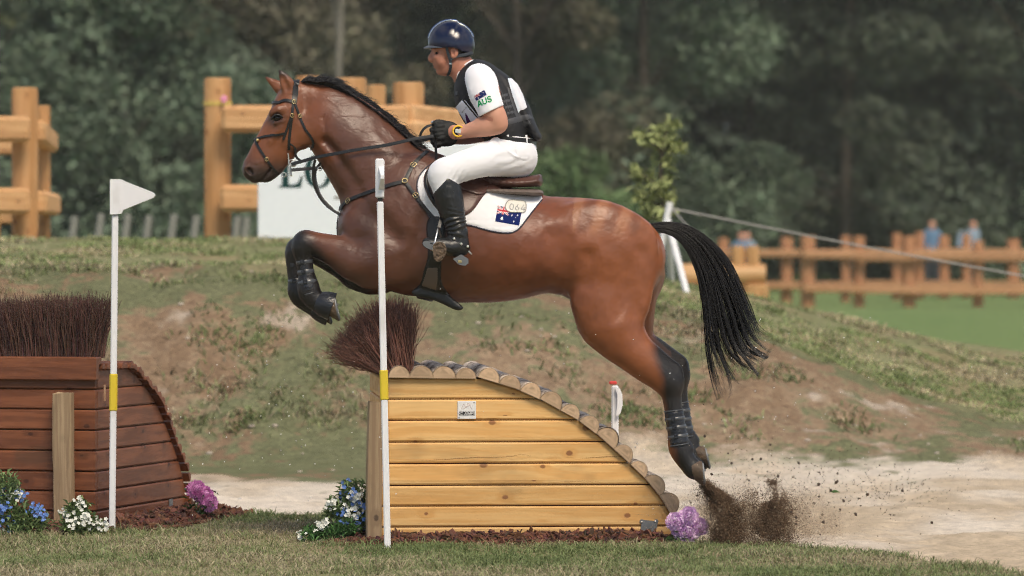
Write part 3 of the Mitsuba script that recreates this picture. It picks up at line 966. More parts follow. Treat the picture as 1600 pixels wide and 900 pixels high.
yy = 2.1
K = thing('marker_pole', 'short white marker pole with a red tip behind the log roof', 'flag pole', None)
p0, p1 = W(961, 650, yy, True), W(959, 602, yy, True)
put('shaft', bevel_box(.04, .04, p1[2] - float(land(p0[0], yy)) + .1, .008).apply_translation([p0[0], yy, (p1[2] + float(land(p0[0], yy)) - .1) / 2]), 'white_paint', K)
put('tip', bevel_box(.044, .044, .020, .006).apply_translation([p1[0] - .004, yy, p1[2] + .014]), 'red_tip', K, label='red tip')
wd = Polygon([(W(u, v, yy, True)[0], W(u, v, yy, True)[2]) for u, v in ((963, 606), (967, 608), (970.5, 616), (971, 632), (968, 644), (964, 648), (966, 632), (966, 616))]).buffer(.006)
fm = trimesh.creation.extrude_polygon(wd, .05, engine='earcut')
fm.apply_transform(np.array([[1, 0, 0, 0], [0, 0, -1, yy], [0, 1, 0, 0], [0, 0, 0, 1.0]]))
put('flag', fm, 'white_paint', K, smooth=30)

# ------------------------------------------------------------------ flowers
prin('petal_purple', 'vc', .6)
scene['plant_mat'] = {'type': 'twosided', 'b': {'type': 'principled', 'base_color': {'type': 'mesh_attribute', 'name': 'vertex_color'}, 'roughness': .5, 'specular': .4}}


def bloom(c, R_, r, c0, c1, view=(0, -1, .35)):
    """A pompon bloom of many curled petals: (mesh, colours)."""
    n = 190
    i = np.arange(n) + .5
    ph = np.arccos(1 - 1.75 * i / n)
    th = np.pi * (1 + 5 ** .5) * i
    dirs = np.stack([np.cos(th) * np.sin(ph), np.sin(th) * np.sin(ph), np.cos(ph)], 1)
    A = trimesh.geometry.align_vectors([0, 0, 1], np.array(view, float) / np.linalg.norm(view))[:3, :3]
    dirs = dirs @ A.T
    ax = A @ [0, 0, 1]
    V, Fc, C = [], [], []
    for k, d in enumerate(dirs):
        up = ax - d * (ax @ d)
        up /= max(np.linalg.norm(up), 1e-6)
        sd = np.cross(d, up)
        ln = R_ * r.uniform(.85, 1.1)
        w = R_ * r.uniform(.07, .10)
        base = np.array(c) + d * R_ * .25
        mid_ = np.array(c) + d * ln * .8 - up * R_ * .05
        tip = np.array(c) + d * ln + up * R_ * .16
        o = len(V)
        V += [base - sd * w * .5, base + sd * w * .5, mid_ - sd * w, mid_ + sd * w, tip - sd * w * .6, tip + sd * w * .6]
        Fc += [[o, o + 1, o + 3], [o, o + 3, o + 2], [o + 2, o + 3, o + 5], [o + 2, o + 5, o + 4]]
        t = r.uniform(0, 1)
        col = np.array(c0) * (1 - t) + np.array(c1) * t
        C += [col * .40] * 2 + [col] * 2 + [np.clip(col * 1.12, 0, .9)] * 2
    return tmesh(np.array(V), np.array(Fc)), np.array(C)


def leafy(pts, ln, r, col):
    """Pointed folded leaves from points outward: (mesh, colours)."""
    m = len(pts)
    d = r.normal(0, 1, (m, 3)) * [1, .8, .7] + [0, -.35, .35]
    d /= np.linalg.norm(d, axis=1, keepdims=True)
    s = np.cross(d, [0, .3, 1.0])
    s /= np.linalg.norm(s, axis=1, keepdims=True)
    L = (ln * r.uniform(.6, 1.3, m))[:, None]
    up = np.cross(s, d)
    v = np.stack([pts, pts + d * L * .5 + s * L * .22 + up * L * .10, pts + d * L - up * L * .12, pts + d * L * .5 - s * L * .22 + up * L * .10], 1).reshape(-1, 3)
    o = np.arange(m)[:, None] * 4
    c = np.clip(np.array(col) * r.uniform(.5, 1.6, (m, 1)), 0, 1)
    return tmesh(v, np.vstack([o + [0, 1, 2], o + [0, 2, 3]])), np.repeat(c, 4, 0)


def mums(label, blooms, y, leaves, seed, c0, c1, view=(0, -1, .35)):
    r = np.random.default_rng(seed)
    K = thing('flower_bunch', label, 'flowers')
    foot = None
    for (u, v, R_) in blooms:
        c = W(u, v, y, True) + [0, r.uniform(-.03, .03), 0]
        m, col = bloom(c, R_ / 300, r, c0, c1, view)
        put('bloom', m, 'petal_purple', K, color=col, smooth=False)
        foot = c if foot is None else foot
        g = np.array([W(leaves[0], leaves[1], y, True)[0], y + .03, float(land(c[0], y)) - .01])
        put('stem', tube(curve([g, (g + c) / 2 + [.01, .03, .02], c + [0, .02, 0]], 8), .0035, 5), 'stem_green', K, smooth=True)
    pts = np.array([W(leaves[0] + r.normal(0, leaves[2]), leaves[1] + r.normal(0, leaves[3]), y + r.normal(.02, .03), True) for _ in range(leaves[4])])
    pts[:, 2] = np.maximum(pts[:, 2], land(pts[:, 0], pts[:, 1]) + .004)
    m, col = leafy(pts, .045, r, (.06, .12, .04))
    put('leaves', m, 'plant_mat', K, color=col, kind='stuff')


prin('stem_green', (.06, .12, .03), .6)
mums('bunch of lilac pompon blooms at the right foot of the yellow jump', [(1055, 815, 15), (1076, 807, 16), (1074, 831, 20), (1093, 824, 15), (1060, 829, 12)], -.10, (1060, 844, 12, 6, 60), 61, (.62, .34, .66), (.90, .76, .92))
mums('bunch of magenta pink blooms at the curved end of the brown jump', [(306, 766, 17), (318, 775, 17), (327, 786, 15)], 1.9, (312, 790, 11, 10, 70), 62, (.64, .20, .54), (.82, .46, .74), (.7, -1, .5))


def blossoms(pts, R_, r, col, face=(0, -1, .5)):
    """Little five-petalled flowers."""
    m = len(pts)
    n = np.array(face) + r.normal(0, .45, (m, 3))
    n /= np.linalg.norm(n, axis=1, keepdims=True)
    a = np.cross(n, r.normal(0, 1, (m, 3)))
    a /= np.linalg.norm(a, axis=1, keepdims=True)
    b = np.cross(n, a)
    V, Fc, C = [], [], []
    for k in range(5):
        t = 2 * np.pi * k / 5
        d, s = a * math.cos(t) + b * math.sin(t), -a * math.sin(t) + b * math.cos(t)
        q = np.stack([pts, pts + d * R_ * .6 + s * R_ * .38 + n * R_ * .15, pts + d * R_ + n * R_ * .2, pts + d * R_ * .6 - s * R_ * .38 + n * R_ * .15], 1)
        V.append(q.reshape(-1, 3))
        o = np.arange(m)[:, None] * 4 + k * m * 4
        Fc += [o + [0, 1, 2], o + [0, 2, 3]]
        C.append(np.repeat(np.clip(np.array(col) * r.uniform(.8, 1.15, (m, 1)), 0, .9), 4, 0))
    return tmesh(np.vstack(V), np.vstack(Fc)), np.vstack(C)


def bush(label, blobs, y, seed, blue, white, nleaf, lcol=(.17, .24, .10)):
    """blobs: (u, v, r px): leafy clumps with small blossoms near their surface."""
    r = np.random.default_rng(seed)
    K = thing('flowering_plant', label, 'flowering plant')
    P, Q, B_ = [], [], np.array(blobs, float)
    w = B_[:, 2] ** 2
    k = r.choice(len(B_), nleaf, p=w / w.sum())
    d = r.normal(0, 1, (nleaf, 3))
    d /= np.linalg.norm(d, axis=1, keepdims=True)
    d *= r.uniform(0, 1, (nleaf, 1)) ** .4
    c = np.array([W(u, v, y, True) for u, v, _ in blobs])
    p = c[k] + d * (B_[k, 2] / 300)[:, None] * [1, .8, 1]
    p[:, 2] = np.maximum(p[:, 2], land(p[:, 0], p[:, 1]) + .006)
    m, col = leafy(p, .040, r, lcol)
    put('foliage', m, 'plant_mat', K, color=col, kind='stuff')
    st = []
    for q in c:
        g = np.array([q[0] * .6 + c[:, 0].mean() * .4, y + .05, float(land(q[0], y)) - .01])
        for _ in range(6):
            st.append(tube(curve([g + r.normal(0, .01, 3) * [1, 1, 0], (g + q) / 2 + r.normal(0, .015, 3), q + r.normal(0, .04, 3)], 6), .0018, 4))
    put('stems', cat(*st), 'stem_green', K, smooth=True, kind='stuff')
    for nm, cnt, colr, sz in (('blue_blossoms', blue, (.12, .23, .58), .0125), ('white_blossoms', white, (.72, .74, .68), .0125)):
        if not cnt:
            continue
        k = r.choice(len(B_), cnt, p=w / w.sum())
        d = r.normal(0, 1, (cnt, 3)) + [0, -.8, .5]
        d /= np.linalg.norm(d, axis=1, keepdims=True)
        # blossoms sit in small heads
        head = r.integers(0, max(4, cnt // 9), cnt)
        hd = r.normal(0, 1, (cnt, 3))
        rr = np.random.default_rng(seed + 5)
        dirs = rr.normal(0, 1, (max(4, cnt // 9), 3)) + [0, -.8, .5]
        dirs /= np.linalg.norm(dirs, axis=1, keepdims=True)
        kk = rr.choice(len(B_), max(4, cnt // 9), p=w / w.sum())
        p = c[kk[head]] + dirs[head] * (B_[kk[head], 2] / 300 * 1.04)[:, None] + hd * .016
        p[:, 2] = np.maximum(p[:, 2], land(p[:, 0], p[:, 1]) + .012)
        m, col = blossoms(p, sz, r, colr)
        put(nm, m, 'plant_mat', K, color=col, kind='stuff')


bush('blue and white flowering plant beside the post of the yellow jump', [(552, 772, 24), (530, 795, 20), (556, 805, 26), (545, 825, 22), (520, 800, 12)], .22, 71, 110, 150, 1300)
bush('low white flowering plant spreading on the grass left of the yellow jump', [(485, 838, 14), (505, 838, 18), (528, 838, 18), (543, 830, 16)], .12, 72, 0, 70, 700, (.085, .185, .060))
bush('blue flowering plant in front of the brown jump', [(10, 765, 26), (18, 800, 28), (48, 818, 24), (22, 830, 22), (66, 818, 12)], .62, 73, 140, 60, 1300)
bush('white flowering plant at the foot of the weathered post', [(118, 800, 17), (108, 822, 18), (130, 818, 20), (148, 824, 15), (128, 790, 9)], .75, 74, 0, 150, 900)
# ------------------------------------------------------------------ timber fences, board, sapling, stakes
prin('orange_log', wood((.56, .32, .14), (.44, .225, .085), (.2, .07, .03), along='z', seed=2, dirt=.2), .6)
prin('orange_rail', wood((.60, .365, .175), (.48, .26, .11), (.2, .07, .03), along='x', seed=4, dirt=.2), .6)
prin('far_log', wood((.46, .235, .115), (.38, .17, .08), (.12, .04, .02), along='z', seed=7, dirt=.3), .7)
prin('far_rail', wood((.46, .25, .125), (.37, .185, .085), (.12, .04, .02), along='x', seed=8, dirt=.3), .7)
prin('grey_stake', (.22, .22, .20), .85)
prin('board_white', (.74, .80, .84), .5)
diffuse('board_green', (.014, .050, .050))
prin('rope_grey', (.35, .34, .33), .8)
diffuse('tape_pink', (.72, .30, .46))
prin('tape_pale', (.60, .45, .12), .5)


def log(a, b, r_, n=14, cham=.02):
    a, b = np.array(a, float), np.array(b, float)
    d = (b - a) / np.linalg.norm(b - a)
    return tube([a, a + d * .001, a + d * cham, b - d * cham, b - d * .001, b], [r_ * .9, r_ * .9, r_, r_, r_ * .9, r_ * .9], n)


def uprights(K, spec, y, mat):
    for (u, top, wpx, dy) in spec:
        p = W(u, top, y + dy, True)
        g = float(land(p[0], y + dy))
        put('post', log([p[0], y + dy, g - .3], [p[0], y + dy, p[2]], wpx / 600 * (DIST + y + dy) / DIST), mat, K, smooth=40)


def rails(K, spec, mat):
    for (u0, v0, y0, u1, v1, y1, hpx) in spec:
        a, b = W(u0, v0, y0, True), W(u1, v1, y1, True)
        h = hpx / 300 * (DIST + (y0 + y1) / 2) / DIST
        L = np.linalg.norm(b - a)
        m = bevel_box(L, h * .8, h, h * .16)
        d = (b - a) / L
        A = np.eye(4)
        yv = np.cross([0, 0, 1.0], d)
        yv /= np.linalg.norm(yv)
        A[:3, 0], A[:3, 1], A[:3, 2], A[:3, 3] = d, yv, np.cross(d, yv), (a + b) / 2
        put('rail', m.apply_transform(A), mat, K)


FA = thing('timber_fence', 'chunky orange timber fence corner at the left edge', 'fence', 'chunky orange timber fences on the bank')
uprights(FA, [(39, 137, 42, 0), (-125, 140, 42, 0), (68, 165, 22, 2.6), (-4, 325, 10, 2.0)], 19.3, 'orange_log')
rails(FA, [(-130, 202, 18.98, 47, 202, 18.98, 41), (-130, 314, 18.98, 47, 314, 18.98, 41), (-130, 232, 21.5, 22, 232, 21.5, 20), (-130, 340, 21.5, 25, 340, 21.5, 20),
           (58, 205, 19.3, 78, 222, 22.8, 34), (60, 316, 19.3, 82, 320, 22.8, 34)], 'orange_rail')
FB = thing('timber_fence', 'chunky orange timber fence with tall posts behind the horse head', 'fence', 'chunky orange timber fences on the bank')
uprights(FB, [(340, 122, 43, 0), (638, 129, 50, 0), (482, 119, 40, .8), (548, 122, 50, 1.2), (588, 133, 30, 2.4), (760, 175, 40, 2.0)], 19.3, 'orange_log')
rails(FB, [(346, 186, 18.98, 640, 186, 18.98, 43), (344, 310, 18.98, 640, 310, 18.98, 43), (636, 178, 18.98, 800, 196, 21, 30), (640, 205, 18.9, 800, 222, 21, 34)], 'orange_rail')
p = W(340, 162, 19.3, True)
put('tape', tube([[p[0], p[1], p[2] - .02], [p[0], p[1], p[2] + .02]], 43 / 600 * 1.772 + .008, 20), 'tape_pale', FB, label='yellow tape round the post')
put('marker', trimesh.creation.icosphere(2, .030).apply_scale([1, .3, 1.2]).apply_translation(W(350, 155, 19.12, True)), 'tape_pink', FB)

# the white board and its letters
yb = 18.2
BD = thing('sign_board', 'white sign board with large dark green letters behind the horse neck', 'sign')
a, b = W(403, 373, yb, True), W(772, 223, yb, True)
put('panel', bevel_box(b[0] - a[0], .06, b[2] - a[2], .01).apply_translation([(a[0] + b[0]) / 2, yb, (a[2] + b[2]) / 2]), 'board_white', BD)


def serif_L(h):
    s = .055 * h
    return unary_union([sbox(.10 * h, 0, .30 * h, h), sbox(0, 0, .44 * h, s), sbox(0, h - s, .44 * h, h), Polygon([(.1 * h, 0), (.68 * h, 0), (.74 * h, .34 * h), (.67 * h, .34 * h), (.58 * h, .14 * h), (.46 * h, .09 * h), (.1 * h, .09 * h)])])


def serif_O(h):
    o = affinity.scale(Point(.5 * h, .5 * h).buffer(1, 32), .44 * h, .52 * h)
    i = affinity.scale(Point(.5 * h, .5 * h).buffer(1, 32), .245 * h, .455 * h)
    return o.difference(i)


def serif_N(h):
    s = .055 * h
    return unary_union([sbox(.10 * h, 0, .19 * h, h), sbox(.71 * h, 0, .80 * h, h), Polygon([(.02 * h, h), (.27 * h, h), (.80 * h, 0), (.66 * h, 0), (.12 * h, .85 * h)]), sbox(0, 0, .30 * h, s), sbox(.60 * h, h - s, .90 * h, h)])


hh = (294 - 243) / 300 * (DIST + yb) / DIST
for fn, u in ((serif_L, 436), (serif_O, 473), (serif_N, 525)):
    for k, g in enumerate(parts_of(fn(hh))):
        m = trimesh.creation.extrude_polygon(g, .006, engine='earcut')
        m.apply_transform(np.array([[1, 0, 0, 0], [0, 0, -1, 0], [0, 1, 0, 0], [0, 0, 0, 1.0]]))
        q = W(u, 293, yb, True)
        put('letter', m.apply_translation([q[0], yb - .031, q[2]]), 'board_green', BD)
q0, q1 = W(522, 309, yb, True), W(550, 309, yb, True)
put('small_print', bevel_box(q1[0] - q0[0], .003, .03, .001).apply_translation([(q0[0] + q1[0]) / 2, yb - .033, q0[2]]), 'ink_grey', BD)

# small grey stakes behind the bank
STK = {117: ', first one right of the left fence corner', 158: ', second one right of the left fence corner', 200: ', just right of the wedge flag', 233: ', right below the tip of the wedge flag', 272: ', halfway to the tall fence post', 307: ', just left of the tall fence post', 372: ', just right of the tall fence post', 386: ', close to the left edge of the white board'}
for u, v in ((117, 338), (158, 334), (200, 335), (233, 337), (272, 335), (307, 337), (372, 338), (386, 340)):
    y = 31.0
    p = W(u, v, y, True)
    g = float(land(p[0], y))
    S_ = thing('stake', 'small grey leaning stake behind the bank' + STK[u], 'stake', 'small grey stakes behind the bank')
    rr = .048
    put('shaft', tube([[p[0] - .22, y, g - .2], [p[0], y, p[2] - .02], [p[0] + .004, y, p[2]]], [rr, rr * .95, rr * .6], 9), 'grey_stake', S_, smooth=40)

# sapling, its tripod of white stakes and the rope
ys = 17.6
rs = np.random.default_rng(91)
SP_ = thing('sapling', 'young light green sapling behind the rump of the horse', 'tree')
g = float(land(X(1036, ys), ys))
tr_ = curve([W(1034, 430, ys, True), W(1036, 330, ys, True), W(1032, 260, ys, True), W(1046, 190, ys, True)], 14)
tr_[0, 2] = g - .1
put('trunk', tube(tr_, np.linspace(.035, .008, 14), 7), 'bark_dark', SP_, smooth=True)
clus = [(1050, 195, 10), (1040, 205, 12), (1026, 213, 14), (1012, 216, 12), (1000, 212, 8), (1034, 228, 16), (1050, 226, 12), (1060, 232, 8), (1030, 245, 13), (1044, 252, 9), (1040, 275, 9), (1024, 285, 14), (1000, 275, 10), (992, 268, 6), (1012, 298, 18), (1036, 298, 14), (1005, 308, 14), (1024, 318, 18), (1040, 322, 13), (1012, 328, 12), (1032, 336, 10)]
pts, br2 = [], []
for u, v, q in clus:
    c = W(u, v, ys + rs.normal(0, .12), True)
    pts.append(c + rs.normal(0, 1, (46, 3)) * q / 300 * 1.6 * [.62, .62, .62])
    t = tr_[np.argmin(np.abs(tr_[:, 2] - (c[2] - .12)))]
    br2.append(tube(curve([t, (t + c) / 2 + [0, 0, .02], c], 6), np.linspace(.010, .004, 6), 5))
put('branches', cat(*br2), 'bark_dark', SP_, smooth=True, kind='stuff')
pts = np.vstack(pts)
cc = np.array([.30, .34, .15]) * rs.uniform(.55, 1.5, (len(pts), 1))
m_, c_ = leaf_cards(pts, np.full(len(pts), .042), rs, np.clip(cc, 0, 1))
put('crown', m_, 'leaf', SP_, color=c_)
TP = thing('tree_stakes', 'tripod of white stakes holding the sapling', 'tree stake')
top_ = W(1045, 319, 17.0, True)
for (u0, v0, u1, v1, y1) in ((1047, 316, 1021, 432, 17.0), (1043, 340, 1049, 432, 17.6), (1043, 345, 1075, 437, 16.6)):
    a, b = W(u0, v0, 17.0, True), W(u1, v1, y1, True)
    b[2] = float(land(b[0], b[1])) - .05
    put('stake', log(a, b, .021 * 1.4, 10, .01), 'white_paint', TP, smooth=40)
RP = thing('rope', 'grey rope sloping down to the right in front of the far fence', 'rope')
a, b = W(1050, 326, 17.0, True), W(1960, 492, 17.0, True)
rp = np.array([a + (b - a) * t + [0, 0, -.03 * math.sin(math.pi * t)] for t in np.linspace(0, 1, 40)])
put('line', tube(rp, .0075, 6), 'rope_grey', RP, smooth=True)
put('line', tube([a, W(1090, 372, 16.8, True) + [0, 0, 0], [W(1125, 420, 16.5, True)[0], 16.5, float(land(W(1125, 420, 16.5, True)[0], 16.5)) + .01]], .006, 5), 'rope_grey', RP, smooth=True)
put('stake', log([b[0], b[1], float(land(b[0], b[1])) - .2], [b[0], b[1], b[2] + .1], .03), 'white_paint', RP, smooth=40)

# log seat of two stumps on a beam
LS = thing('log_bench', 'pale yellow log beam with two stumps on top left of the far fence', 'log seat')
y = 38.0
a, b = W(1062, 429, y, True), W(1196, 429, y, True)
put('beam', log([a[0], y, a[2]], [b[0], y, b[2]], 17 / 300 * (DIST + y) / DIST, 16, .03), 'orange_rail', LS, smooth=40)
g = float(land(a[0] + 1, y))
for u in (1080, 1180):
    p = W(u, 446, y, True)
    put('foot', log([p[0], y, g - .2], [p[0], y, p[2] + .02], .18), 'orange_log', LS, smooth=40)
for u in (1153, 1176):
    p0, p1 = W(u, 413, y, True), W(u, 384, y, True)
    put('stump', log([p0[0], y, p0[2] - .03], [p1[0], y, p1[2]], 10.5 / 300 * (DIST + y) / DIST), 'orange_log', LS, smooth=40)

# far fences
FC = thing('far_fence', 'front row of the long orange timber fence across the field at right', 'fence', 'long timber fences across the field')
yf_ = 84.0
uprights(FC, [(1262, 369, 23, 0), (1342, 369, 18, 0), (1420, 369, 21, 0), (1528, 376, 17, 0), (1640, 373, 20, 0), (1740, 373, 20, 0)], yf_, 'far_log')
rails(FC, [(1255, 398, yf_ - .32, 1345, 399, yf_ - .32, 13), (1255, 450, yf_ - .32, 1345, 451, yf_ - .32, 13), (1340, 402, yf_ - .34, 1425, 402, yf_ - .34, 13), (1340, 452, yf_ - .34, 1425, 453, yf_ - .34, 13),
           (1418, 400, yf_ - .32, 1532, 402, yf_ - .32, 13), (1418, 454, yf_ - .32, 1532, 455, yf_ - .32, 13), (1526, 402, yf_ - .34, 1745, 404, yf_ - .34, 13), (1526, 454, yf_ - .34, 1745, 455, yf_ - .34, 13)], 'far_rail')
FD = thing('far_fence', 'back row of the long orange timber fence across the field at right', 'fence', 'long timber fences across the field')
y2 = 91.0
uprights(FD, [(1130, 372, 16, 0), (1229, 371, 19, 0), (1321, 368, 15, 0), (1401, 364, 15, 0), (1437, 362, 14, 0), (1475, 368, 17, 0), (1510, 366, 14, 0), (1583, 374, 20, 0), (1690, 372, 18, 0)], y2, 'far_log')
rails(FD, [(1120, 396, y2 - .3, 1325, 396, y2 - .3, 12), (1120, 446, y2 - .3, 1325, 446, y2 - .3, 12), (1318, 395, y2 - .3, 1480, 396, y2 - .3, 12), (1318, 444, y2 - .3, 1480, 445, y2 - .3, 12), (1472, 394, y2 - .3, 1700, 397, y2 - .3, 12), (1472, 445, y2 - .3, 1700, 446, y2 - .3, 12)], 'far_rail')

# onlookers beyond the far fence
prin('jacket_blue', (.11, .20, .33), .8)
prin('jacket_pale', (.24, .32, .42), .8)
prin('trousers_dark', (.03, .035, .05), .8)


def onlooker(label, u, y, top, shirt, seed, lean=0.0):
    r = np.random.default_rng(seed)
    K = thing('person', label, 'person', None)
    x = X(u, y)
    g = float(land(x, y))
    S = 1.72 / 1.74
    zz = lambda h: g + h * S
    def mk(rows, mat, nm, h=.016, k=.03):
        lo = np.min([np.array(a)[:, :3].min(0) - np.array(a)[:, 3:].max() - .05 for a in rows], 0)
        hi = np.max([np.array(a)[:, :3].max(0) + np.array(a)[:, 3:].max() + .05 for a in rows], 0)
        Fd = Field(lo, hi, h)
        for a in rows:
            Fd.chain(np.array(a), k)
        return put(nm, bodies(Fd.mesh(), 50), mat, K, smooth=True)
    arms = [[(x + s * .18, y, zz(1.40), .052, .052), (x + s * .25, y - .03, zz(1.12), .042, .042), (x + s * .16, y - .22, zz(1.04), .035, .035), (x + s * .10, y - .28, zz(1.06), .04, .03)] for s in (-1, 1)]
    legs = [[(x + s * .09, y, zz(.90), .085, .085), (x + s * .10, y - .01, zz(.48), .058, .058), (x + s * .11, y, zz(.08), .045, .045), (x + s * .12, y - .12, zz(.05), .04, .05)] for s in (-1, 1)]
    torso = [(x, y, zz(.92), .15, .11), (x + lean * .5, y, zz(1.15), .15, .10), (x + lean, y, zz(1.38), .17, .10)]
    headc = [(x + lean, y - .02, zz(1.48), .05, .05), (x + lean, y - .03, zz(1.62), .085, .10), (x + lean, y - .03, zz(1.66), .082, .095)]
    mk([torso, headc] + arms + legs, 'skin', 'body')
    grow = lambda a, e: [(*q[:3], q[3] + e, q[4] + e) for q in a]
    mk([grow(torso, .018)] + [grow(a[:3], .016) for a in arms], shirt, 'jacket')
    mk([grow(torso[:1], .020)] + [grow(a[:3], .016) for a in legs], 'trousers_dark', 'trousers')
    mk([[(x + lean, y + .0, zz(1.66), .092, .10), (x + lean, y + .01, zz(1.69), .088, .10)]], 'hair_brown', 'hair')


onlooker('blurred onlooker in a pale blue jacket behind the far fence, near the middle', 1456, 99, 340, 'jacket_blue', 1)
onlooker('blurred onlooker in a pale top leaning at the right part of the far fence', 1513, 101, 345, 'jacket_pale', 3, .12)
onlooker('blurred onlooker in a blue jacket behind the tail of the horse', 1158, 100, 365, 'jacket_blue', 4)
onlooker('blurred onlooker in a pale top behind the tail of the horse', 1167, 101, 365, 'jacket_pale', 5)

# ------------------------------------------------------------------ kicked-up earth
rd = np.random.default_rng(123)
scene['soil_mat'] = {'type': 'twosided', 'b': {'type': 'diffuse', 'reflectance': {'type': 'mesh_attribute', 'name': 'vertex_color'}}}


def grains(p, s, col, r):
    m = len(p)
    T4 = np.array([(1, 1, 1), (1, -1, -1), (-1, 1, -1), (-1, -1, 1)]) / 1.5
    q = r.normal(0, 1, (m, 3, 3))
    u = q[:, 0] / np.linalg.norm(q[:, 0], axis=1, keepdims=True)
    v = np.cross(u, q[:, 1])
    v /= np.linalg.norm(v, axis=1, keepdims=True)
    w = np.cross(u, v)
    k = T4[None] * r.uniform(.6, 1.4, (m, 4, 3))
    P = p[:, None] + s[:, None, None] * (k[..., :1] * u[:, None] + k[..., 1:2] * v[:, None] + k[..., 2:] * w[:, None])
    f = (np.arange(m)[:, None, None] * 4 + np.array([[0, 1, 2], [0, 3, 1], [0, 2, 3], [1, 3, 2]])[None]).reshape(-1, 3)
    return tmesh(P.reshape(-1, 3), f), np.repeat(col, 4, 0)


def plume(path, rad, m, y, r, power=1.0):
    """Grains about a pixel path (u, v) with radii (px)."""
    c = curve(path, 60)
    rr = np.interp(np.linspace(0, 1, 60), np.linspace(0, 1, len(rad)), rad)
    t = r.uniform(0, 1, m) ** power
    k = (t * 59).astype(int)
    off = r.normal(0, .66, (m, 3)) * np.where(r.uniform(0, 1, m) < .18, 1.7, .78)[:, None]
    u, v = c[k, 0] + off[:, 0] * rr[k], c[k, 1] + off[:, 1] * rr[k] * .6
    pos = np.stack([X(u), y + off[:, 2] * rr[k] / 300 * 1.2, Z(v)], 1)
    n = meshkit.fbm(pos * [13, 13, 8], 3, 5)
    keep = r.uniform(0, 1, m) < np.clip((n - .45) * 7.5, .02, 1)
    pos = pos[keep]
    pos[:, 2] = np.maximum(pos[:, 2], land(pos[:, 0], pos[:, 1]) + .003)
    return pos


A1 = plume([(1100, 752), (1112, 768), (1128, 790), (1136, 820), (1134, 856)], (5, 13, 22, 24, 26), 80000, -.12, rd, .85)
A2 = plume([(1206, 752), (1200, 775), (1212, 800), (1204, 828), (1203, 858)], (7, 20, 27, 32, 34), 80000, -.05, rd, .75)
A3 = plume([(1106, 765), (1122, 775), (1140, 785), (1150, 800)], (6, 12, 14, 10), 14000, -.12, rd, 1.0)
A4 = plume([(1110, 800), (1160, 800), (1220, 800), (1290, 830)], (70, 80, 75, 45), 60000, .1, rd, 1.0)
A5 = plume([(1150, 720), (1230, 740), (1330, 760), (1480, 770)], (70, 80, 70, 60), 2600, .1, rd, 1.0)
P = np.vstack([A1, A2, A3, A4, A5])
s = np.r_[rd.uniform(.0012, .0034, len(A1) + len(A2) + len(A3)), rd.uniform(.0012, .0024, len(A4)), rd.uniform(.001, .004, len(A5)) * (rd.uniform(0, 1, len(A5)) < .6) + .0008]
cc = np.array([.14, .092, .06]) * rd.uniform(.5, 1.5, (len(P), 1))
na = len(A1) + len(A2) + len(A3)
cc[na:na + len(A4)] = np.array([.46, .37, .28]) * rd.uniform(.6, 1.3, (len(A4), 1))
cc[na + len(A4):] = np.array([.10, .07, .045]) * rd.uniform(.4, 1.6, (len(A5), 1))
gm, gc = grains(P, s, cc, rd)
put('soil_spray', gm, 'soil_mat', color=gc, label='brown soil thrown up under the hind hooves', kind='stuff', cat='soil')
# larger clods
m = 70
pu, pv = rd.normal(1240, 110, m), rd.normal(770, 45, m)
ms = []
for a, b in zip(pu, pv):
    q = trimesh.creation.icosphere(1, rd.uniform(.003, .008))
    q.vertices *= rd.uniform(.7, 1.4, (len(q.vertices), 1))
    p = [X(a), rd.uniform(-.3, .4), Z(b)]
    if p[2] > .02:
        ms.append(q.apply_translation(p))
prin('clod', (.06, .042, .03), .9)
put('clods', cat(*ms), 'clod', label='dark clods of earth flying behind the horse', kind='stuff', cat='clods')
lf = tube(curve([W(1298, 769, 0), W(1306, 768, 0), W(1312, 769.5, 0)], 8), np.array([.0005, .004, .007, .008, .007, .005, .003, .0005]), 6)
put('torn_leaf', lf.apply_scale([1, 1, 1]), 'stem_green', label='torn green leaf flying in the dust behind the horse', cat='leaf')
# drops of water and sand caught in the air
rw = np.random.default_rng(321)
ms = []
for (u0, v0, su, sv, m) in ((470, 640, 90, 90, 110), (1220, 640, 150, 70, 80), (830, 500, 120, 40, 26)):
    for _ in range(m):
        p = [X(rw.normal(u0, su)), rw.uniform(-.6, .8), Z(rw.normal(v0, sv))]
        if p[2] > .05:
            ms.append(trimesh.creation.icosphere(0, rw.uniform(.0018, .0042)).apply_translation(p))
prin('drop_pale', (.80, .80, .80), .3)
put('water_drops', cat(*ms), 'drop_pale', label='pale drops of water and sand flying in the air', kind='stuff', cat='drops')

# the air: one closed box round the camera and everything built
scene['haze'] = {'type': 'cube', 'to_world': T().translate([0, 480, 14.5]).scale([450, 560, 17]), 'bsdf': {'type': 'null'}, 'interior': {'type': 'ref', 'id': 'air'}}
tag('haze', 'thin pale haze in the air', 'haze', kind='stuff')
# ------------------------------------------------------------------ the horse
def hz(rows, y=0.0, both=False, dy=0.0):
    """Rows (u, v, r px, w metres[, y]) in the photograph's pixels to chain rows."""
    out = []
    for r in rows:
        yy = r[4] if len(r) > 4 else y
        out.append((X(r[0]), yy, Z(r[1]), r[2] / 300.0, r[3]))
    return np.array(out)


def mirror(P):
    Q = np.array(P)
    Q[:, 1] *= -1
    return Q


H = Field((X(366), -0.46, Z(770)), (X(1130), 0.44, Z(100)), 0.0085)
# trunk: croup to chest
H.chain(hz([(978, 406, 60, .20), (955, 400, 74, .235), (925, 392, 78, .262), (890, 384, 71, .268), (850, 383, 71, .282), (800, 384, 82, .30),
            (745, 376, 93, .305), (700, 363, 104, .295), (660, 352, 106, .27), (625, 355, 92, .235), (592, 362, 56, .20)]), 0.01, own=0.03)
